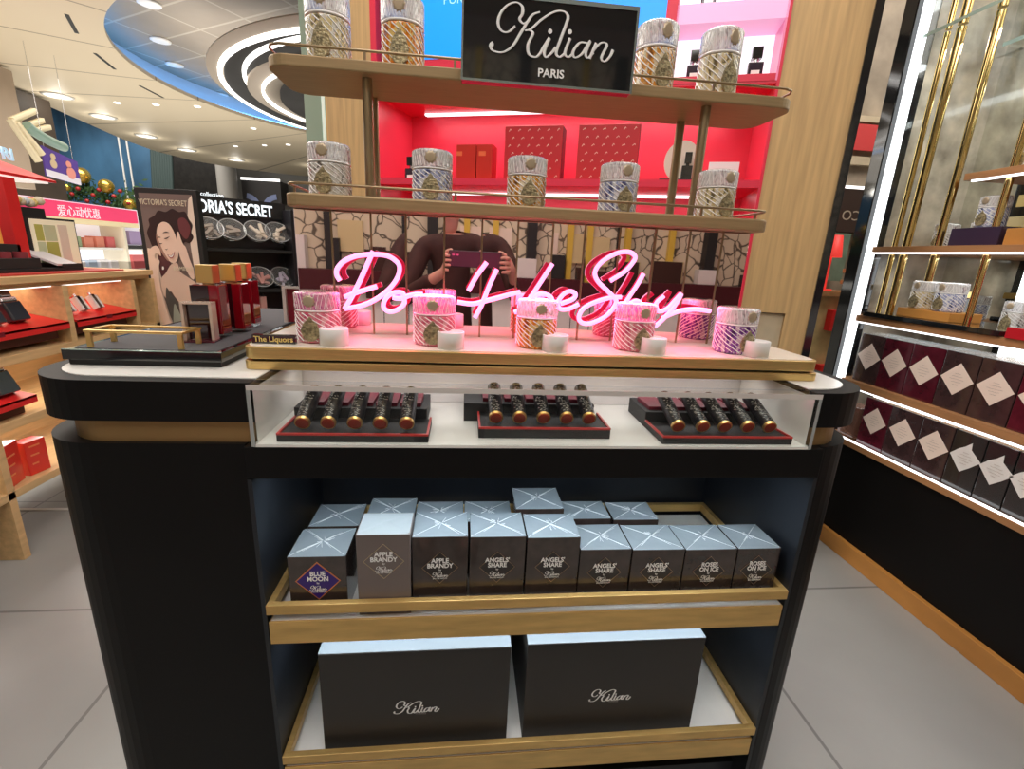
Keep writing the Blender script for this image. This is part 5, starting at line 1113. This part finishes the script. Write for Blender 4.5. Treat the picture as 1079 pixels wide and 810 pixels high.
# curved signs on the far wall
cs = thing('curved_banner', 'dark wall graphic with two pale blue curved ribbons at the far wall', 'banner', (far(-6.9, 3)[0], 20.4, 0))
a, b = far(-7.50, 2.85), far(-6.25, 3.55); MB().box(a[0] - cs.location.x, b[0] - cs.location.x, .0, .8, a[2], b[2]).build('dark_board', mat('charcoal_board', (.06, .055, .055), .4), cs)
MB().box(a[0] - cs.location.x, b[0] - cs.location.x, -.03, .0, b[2] - .02, b[2] + .07).build('white_light_bar', LEDW, cs)
for cx, a0, a1 in ((-.62, 0, 80), (.62, 95, 180)):
    m = MB(); vs = []
    for j in range(13):
        t = R(a0 + (a1 - a0) * j / 12)
        for r in (.42, .62): vs.append((cx + r * math.cos(t), -.02, 2.75 + r * math.sin(t)))
    m.add(vs + [(x, -.0, z) for x, y, z in vs], [(2 * j, 2 * j + 1, 2 * j + 3, 2 * j + 2) for j in range(12)] + [(26 + 2 * j, 26 + 2 * j + 2, 26 + 2 * j + 3, 26 + 2 * j + 1) for j in range(12)])
    m.build('ribbon', mat('pale_blue_ribbon', (.30, .36, .62), .4), cs)
# garland with gold balls
LEAF = mat('garland_green', (.05, .11, .035), .6, vary=.4, vscale=4); gm = MB(); random.seed(31)
for i in range(900):
    x = random.uniform(-12.9, -10.2); zc = 2.75 + .18 * math.sin(x * 3) - (x + 12.9) * .03; p = far(x, zc + random.gauss(0, .17)); y = 19.6 + random.uniform(-.3, .3)
    a = random.uniform(0, 2 * PI); s = random.uniform(.05, .12); d = Vector((math.cos(a), random.uniform(-.4, .4), math.sin(a))) * s; n = Vector((-d.z, 0, d.x)) * .35; c = Vector((p[0], y, p[2]))
    gm.add([c - d, c + n, c + d, c - n], [(0, 1, 2, 3)])
tag(gm.build('garland_leaves', LEAF), 'mass of green garland leaves below the blue mural', 'leaves', kind='stuff')
for i, (x, z, r) in enumerate(((-11.82, 3.27, .27), (-11.16, 3.0, .24), (-10.55, 2.5, .2), (-12.3, 2.9, .13))):
    p = far(x, z); single('gold_ball', MB().lathe([(r * math.sin(PI * j / 12), -r * math.cos(PI * j / 12)) for j in range(13)], n=24), mat('gold_ornament', (.85, .55, .10), .25, .8), 'gold ornament ball, %s one on the garland' % ('largest', 'middle', 'lowest right', 'smallest')[i], 'ornament', 'gold balls on the garland', (p[0], 19.4, p[2]))
RD = mat('garland_red', (.45, .03, .03), .4)
for i in range(12):
    p = far(-12.7 + i * .2, 2.7 + .2 * math.sin(i * 2.1)); single('red_ornament', MB().lathe([(.07 * math.sin(PI * j / 8), -.07 * math.cos(PI * j / 8)) for j in range(9)], n=12), RD, 'tiny red garland ornament, number %s counted from the left' % ('one', 'two', 'three', 'four', 'five', 'six', 'seven', 'eight', 'nine', 'ten', 'eleven', 'twelve')[i], 'ornament', 'red ornaments on the garland', (p[0], 19.25, p[2]))
# hanging purple poster, curved green tube, cream beams
pp = thing('hanging_poster', 'hanging purple poster with two figures and a white lower band', 'poster', (-6.0, 8.2, 2.3))
MB().add([(-.0, -.26, .0), (-.0, .36, -.05), (-.0, .37, .29), (0, -.25, .40), (-.02, -.26, .0), (-.02, .36, -.05), (-.02, .37, .29), (-.02, -.25, .40)], [(0, 1, 2, 3), (7, 6, 5, 4), (0, 4, 5, 1), (1, 5, 6, 2), (2, 6, 7, 3), (3, 7, 4, 0)]).build('purple_sheet', mat('purple_print', (.10, .05, .30), .5), pp)
MB().add([(.001, -.26, .0), (.001, .36, -.05), (.001, .362, .04), (.001, -.258, .09), (.004, -.26, .0), (.004, .36, -.05), (.004, .362, .04), (.004, -.258, .09)], [(0, 1, 2, 3), (7, 6, 5, 4), (0, 4, 5, 1), (1, 5, 6, 2), (2, 6, 7, 3), (3, 7, 4, 0)]).build('white_band', mat('lilac_white', (.75, .72, .80), .5), pp)
MB().cyl((.001, -.10, .18), (.006, -.10, .18), .06, 14).cyl((.001, -.09, .28), (.006, -.09, .28), .045, 14).build('golden_figure', mat('pale_gold_print', (.62, .48, .30), .5), pp)
MB().cyl((.001, .20, .10), (.006, .20, .10), .085, 14).cyl((.001, .18, .22), (.006, .18, .22), .05, 14).build('coral_figure', mat('coral_print', (.75, .30, .25), .5), pp)
MB().cyl((-.01, -.2, .38), (-.01, -.2, 1.7), .004, 6).cyl((-.01, .3, .30), (-.01, .3, 1.7), .004, 6).build('hanging_wire', SIL, pp)
ft = [(-5.95, 7.70, 2.90), (-5.95, 7.80, 2.85), (-5.97, 8.0, 2.80), (-6.0, 8.2, 2.775), (-6.05, 8.42, 2.765)]
single('curved_tube', MB().tube(smooth_path(ft, 6), .065, 16), mat('sage_tube', (.22, .33, .27), .4), 'sage green curved tube above the purple poster', 'ceiling ornament')
bmx = thing('ceiling_beams', 'cream folded beams under the ceiling edge at far left', 'beams', (-6, 7.8, 2.9))
CRM = mat('cream_beam', (.78, .68, .46), .5)
for a, b in (((-6.0, 7.55, 2.92), (-6.3, 8.35, 3.22)), ((-6.0, 7.65, 2.85), (-6.3, 8.45, 3.12)), ((-6.0, 7.75, 2.82), (-6.3, 8.55, 3.05)), ((-6.0, 7.53, 2.93), (-5.9, 7.72, 2.45)), ((-5.98, 7.58, 2.90), (-5.9, 7.80, 2.55))):
    MB().cyl(a, b, .045, 4).build('beam', CRM, bmx, world=True)
# tall brown bulkhead behind them
single('brown_bulkhead', MB().box(-8.2, -8.0, 6.0, 11.0, 1.9, 3.95), mat('brown_bulkhead', (.06, .043, .032), .6, vary=.2, vscale=1.5), 'dark brown bulkhead behind the purple poster', 'wall panel')
single('pale_bulkhead', MB().box(-7.4, -7.2, 3.5, 9.25, 2.2, 3.95), mat('warm_beige_bulkhead', (.42, .33, .25), .6, vary=.1, vscale=1.5), 'warm beige bulkhead above the red canopy', 'wall panel')
tp = thing('teal_panel', 'pale teal glass panel standing left of the oak pillar behind the shelves', 'panel', (-1.0, 3.6, 0))
MB().box(-.07, .20, 0, .03, 0, 3.2).build('glass_sheet', mat('pale_teal', (.36, .50, .42), .3), tp); MB().box(.04, .06, -.006, 0, 0, 3.2).build('white_seam', mat('lit_seam', (.8, .9, .85), .4, emit=(.6, .8, .7), es=.4), tp)

# ================================================================= WHAT THE MIRRORS SHOW (shop side behind the photographer)
sv = thing('opposite_wall_unit', 'floral-panelled wall unit on the opposite side of the aisle, seen only in the mirrors', 'wall unit', (0, -2.8, 0))
MB().box(-3.4, 3.4, -.3, -.1, 1.28, 3.4).build('floral_panel', FLORAL, sv)
MB().box(-3.4, 3.4, -.3, .1, 1.08, 1.28).build('maroon_band', mat('maroon_band', (.075, .012, .018), .35), sv)
MB().box(-3.35, 3.35, -.3, -.04, 0, .45).build('dark_plinth', BLKM, sv)
MB().box(-3.4, 3.4, -.3, .0, .62, 1.08).build('white_front', mat('white_cabinet_front', (.86, .85, .83), .4, vary=.03), sv)
for q_ in range(11): MB().box(-3.0 + q_ * .6, -2.992 + q_ * .6, .0, .004, .62, 1.08).build('joint_line', INKD, sv)
MB().box(-3.4, 3.4, -.3, .02, .45, .62).build('red_base_band', REDB, sv)
for i, x in enumerate((-2.3, -1.2, -.35, .55, 1.5, 2.4)):
    MB().box(x - .05, x + .05, -.1, .02, 1.28, 3.4).build('dark_upright', BLKM, sv)
for x, m in ((-.9, 'straw_carton'), (.15, 'peach_print'), (.9, 'peach_print'), (1.25, 'straw_carton')):
    MB().box(x - .12, x + .12, -.1, -.05, 1.45, 1.75).build('notice_panel', mat(m), sv)
MB().box(-.75, -.50, .0, .08, 1.0, 1.48).box(1.7, 2.1, .0, .08, 1.28, 1.5).build('dark_chair_back', mat('dark_chair', (.05, .02, .015), .4), sv)
random.seed(14)
for q_ in range(16):
    x_ = -3.0 + q_ * .39 + random.uniform(-.1, .1); w_ = random.uniform(.05, .16); h_ = random.uniform(.10, .34)
    MB().box(x_ - w_, x_ + w_, -.09, .03, 1.28, 1.28 + h_).build('shelf_goods', (BLKM, mat('dark_chair'), mat('maroon_band'), mat('straw_carton'), WHITE)[q_ % 5], sv, .004)
for x_ in (-1.75, .1, 1.15, 2.0): MB().box(x_ - .03, x_ + .03, -.09, -.03, 1.28, 3.4).build('yellow_strip', mat('yellow_strip', (.75, .55, .08), .4), sv)

# ---------------------------------------------------------------- the photographer (seen only in the mirror strips)
def skinned(name, chains, m, parent, sub=2, root=0):
    vs = []; es = []; rad = []; idx = {}
    def vid(p, r):
        k_ = tuple(round(c, 4) for c in p)
        if k_ not in idx: idx[k_] = len(vs); vs.append(p); rad.append(r)
        return idx[k_]
    for ch_ in chains:
        prev = None
        for (x, y, z, r) in ch_:
            i = vid((x, y, z), r)
            if prev is not None and prev != i and (prev, i) not in es: es.append((prev, i))
            prev = i
    me = bpy.data.meshes.new(name); me.from_pydata(vs, es, []); o = bpy.data.objects.new(name, me); C.objects.link(o)
    md = o.modifiers.new('skin', 'SKIN'); md.use_smooth_shade = True
    for i, r in enumerate(rad): me.skin_vertices[0].data[i].radius = (r, r) if not isinstance(r, tuple) else r
    me.skin_vertices[0].data[root].use_root = True
    s_ = o.modifiers.new('sub', 'SUBSURF'); s_.levels = sub; s_.render_levels = sub
    bpy.context.view_layer.update()
    ev = bpy.data.meshes.new_from_object(o.evaluated_get(bpy.context.evaluated_depsgraph_get())); ev.name = name
    bpy.data.objects.remove(o); ev.materials.clear(); ev.materials.append(m)
    n = bpy.data.objects.new(name, ev); C.objects.link(n); n.parent = parent
    if parent is not None: n.location = -parent.location
    return n
pe = thing('person', 'person in a dark brown top holding up a phone, seen in the mirror strips', 'person', (-.06, -.46, 0))
SK = mat('skin', (.62, .36, .27), .5); TOP = mat('dark_brown_top', (.045, .018, .014), .8, vary=.3, vscale=12); TRO = mat('dark_trousers', (.02, .022, .03), .8)
PX = -.06; H = .12
def arm(s):
    cx = .03; sh = (PX + s * .175, -.45, 1.535); el = (PX + s * .285, -.30, 1.25); wr = (cx + s * .135, -.085, 1.415)
    pal = (cx + s * .118, -.055, 1.455)
    return sh, el, wr, pal
chains = [[(PX, -.46, 1.08, (.09, .07)), (PX, -.46, 1.24, (.09, .07)), (PX, -.46, 1.42, (.10, .07)), (PX, -.46, 1.54, (.10, .08)), (PX, -.455, 1.46 + H, .052), (PX, -.445, 1.54 + H, .060), (PX, -.435, 1.61 + H, (.078, .092)), (PX, -.44, 1.68 + H, (.070, .082)), (PX, -.445, 1.715 + H, .045)]]
for s in (-1, 1):
    sh, el, wr, pal = arm(s)
    chains.append([(PX, -.46, 1.54, (.10, .08)), (*sh, .052), ((sh[0] + el[0]) / 2, (sh[1] + el[1]) / 2, (sh[2] + el[2]) / 2, .044), (*el, .036), ((el[0] + wr[0]) / 2, (el[1] + wr[1]) / 2, (el[2] + wr[2]) / 2, .034), (*wr, .024), (*pal, (.030, .020))])
    for k in range(4):                                      # four fingers curled round the phone's long edge
        z = 1.478 - k * .0215; L = (.9, 1.0, .95, .78)[k]
        chains.append([(*pal, (.030, .020)), (pal[0] - s * .004, -.030, z, .0095), (pal[0] - s * .010 * L, .004, z + .002, .0088), (pal[0] - s * .030 * L, .017, z + .003, .0080), (pal[0] - s * .050 * L, .014, z + .002, .0068)])
    chains.append([(*pal, (.030, .020)), (pal[0] - s * .012, -.050, 1.482, .0115), (pal[0] - s * .032, -.038, 1.500, .0100), (pal[0] - s * .055, -.026, 1.508, .0080)])
    chains.append([(PX, -.46, 1.08, (.09, .07)), (PX + s * .09, -.46, .96, .075), (PX + s * .10, -.45, .53, .058), (PX + s * .10, -.46, .12, .040), (PX + s * .10, -.46, .06, .040), (PX + s * .105, -.33, .035, .030)])
skinned('body', chains, SK, pe)
tc = [[(PX, -.46, .92, (.165, .135)), (PX, -.46, 1.05, (.155, .125)), (PX, -.46, 1.24, (.145, .115)), (PX, -.46, 1.42, (.16, .12)), (PX, -.46, 1.545, (.115, .09)), (PX, -.457, 1.435 + H, .062)]]
for s in (-1, 1):
    sh, el, wr, pal = arm(s)
    q = tuple(el[i] + (wr[i] - el[i]) * .80 for i in range(3))
    tc.append([(PX, -.46, 1.545, (.115, .09)), (*sh, .068), (*el, .052), (*q, .038)])
skinned('long_sleeve_top', tc, TOP, pe)
skinned('trousers', [[(PX, -.46, 1.12, (.135, .105)), (PX, -.46, 1.02, (.148, .118)), (PX + s * .09, -.46, .93, .10), (PX + s * .10, -.45, .53, .072), (PX + s * .10, -.46, .13, .055)] for s in (-1, 1)], TRO, pe)
HR = mat('dark_hair', (.018, .011, .009), .5)
hm = MB()
def ell(mb, c, r, n=20, mfun=None):
    prof = []
    vs = []
    for j in range(13):
        t = PI * j / 12
        for k_ in range(n):
            a = 2 * PI * k_ / n; p = Vector((r[0] * math.sin(t) * math.cos(a), r[1] * math.sin(t) * math.sin(a), -r[2] * math.cos(t)))
            if mfun: p = mfun(p)
            vs.append(Vector(c) + p)
    mb.add(vs, [(j * n + k_, j * n + (k_ + 1) % n, (j + 1) * n + (k_ + 1) % n, (j + 1) * n + k_) for j in range(12) for k_ in range(n)], True)
ell(hm, (PX, -.465, 1.655 + H), (.094, .104, .105), mfun=lambda p: p if (p.y < .03 or p.z > .045) else Vector((p.x * .86, .02, p.z)))
hm.build('hair', HR, pe, world=True)
for s in (-1, 1):
    e = MB(); ell(e, (PX + s * .032, -.350, 1.625 + H), (.013, .010, .008), 12); e.build('eye', mat('eye_white', (.8, .78, .75), .3), pe, world=True)
    e = MB(); ell(e, (PX + s * .032, -.3415, 1.625 + H), (.0055, .003, .0055), 10); e.build('iris', mat('iris', (.03, .015, .01), .2), pe, world=True)
    e = MB(); ell(e, (PX + s * .084, -.445, 1.615 + H), (.010, .018, .030), 12); e.build('ear', SK, pe, world=True)
e = MB(); ell(e, (PX, -.338, 1.597 + H), (.013, .018, .022), 12); e.build('nose', SK, pe, world=True)
e = MB(); ell(e, (PX, -.352, 1.562 + H), (.024, .008, .007), 12); e.build('mouth', mat('lips', (.45, .12, .11), .4), pe, world=True)
for s in (-1, 1): MB().prism(round_rect(PX + s * .105 - .045, PX + s * .105 + .045, -.50, -.28, .035), .0, .06).build('shoe', BLKM, pe, .012, True)
ph = thing('phone', 'dark phone held in both hands, seen in the mirror strips', 'phone', (.03, -.012, 1.43))
MB().box(-.080, .080, -.004, .004, .0, .076).build('case', mat('phone_case', (.02, .02, .025), .3), ph, .003)
MB().box(-.076, .076, -.0046, -.004, .004, .072).build('screen', mat('phone_screen', (.02, .02, .02), .1, emit=(.5, .45, .45), es=.5), ph)
for dx in (-.058, -.040): MB().cyl((dx, .004, .058), (dx, .0055, .058), .007, 16).build('lens', BLKGLOSS, ph)
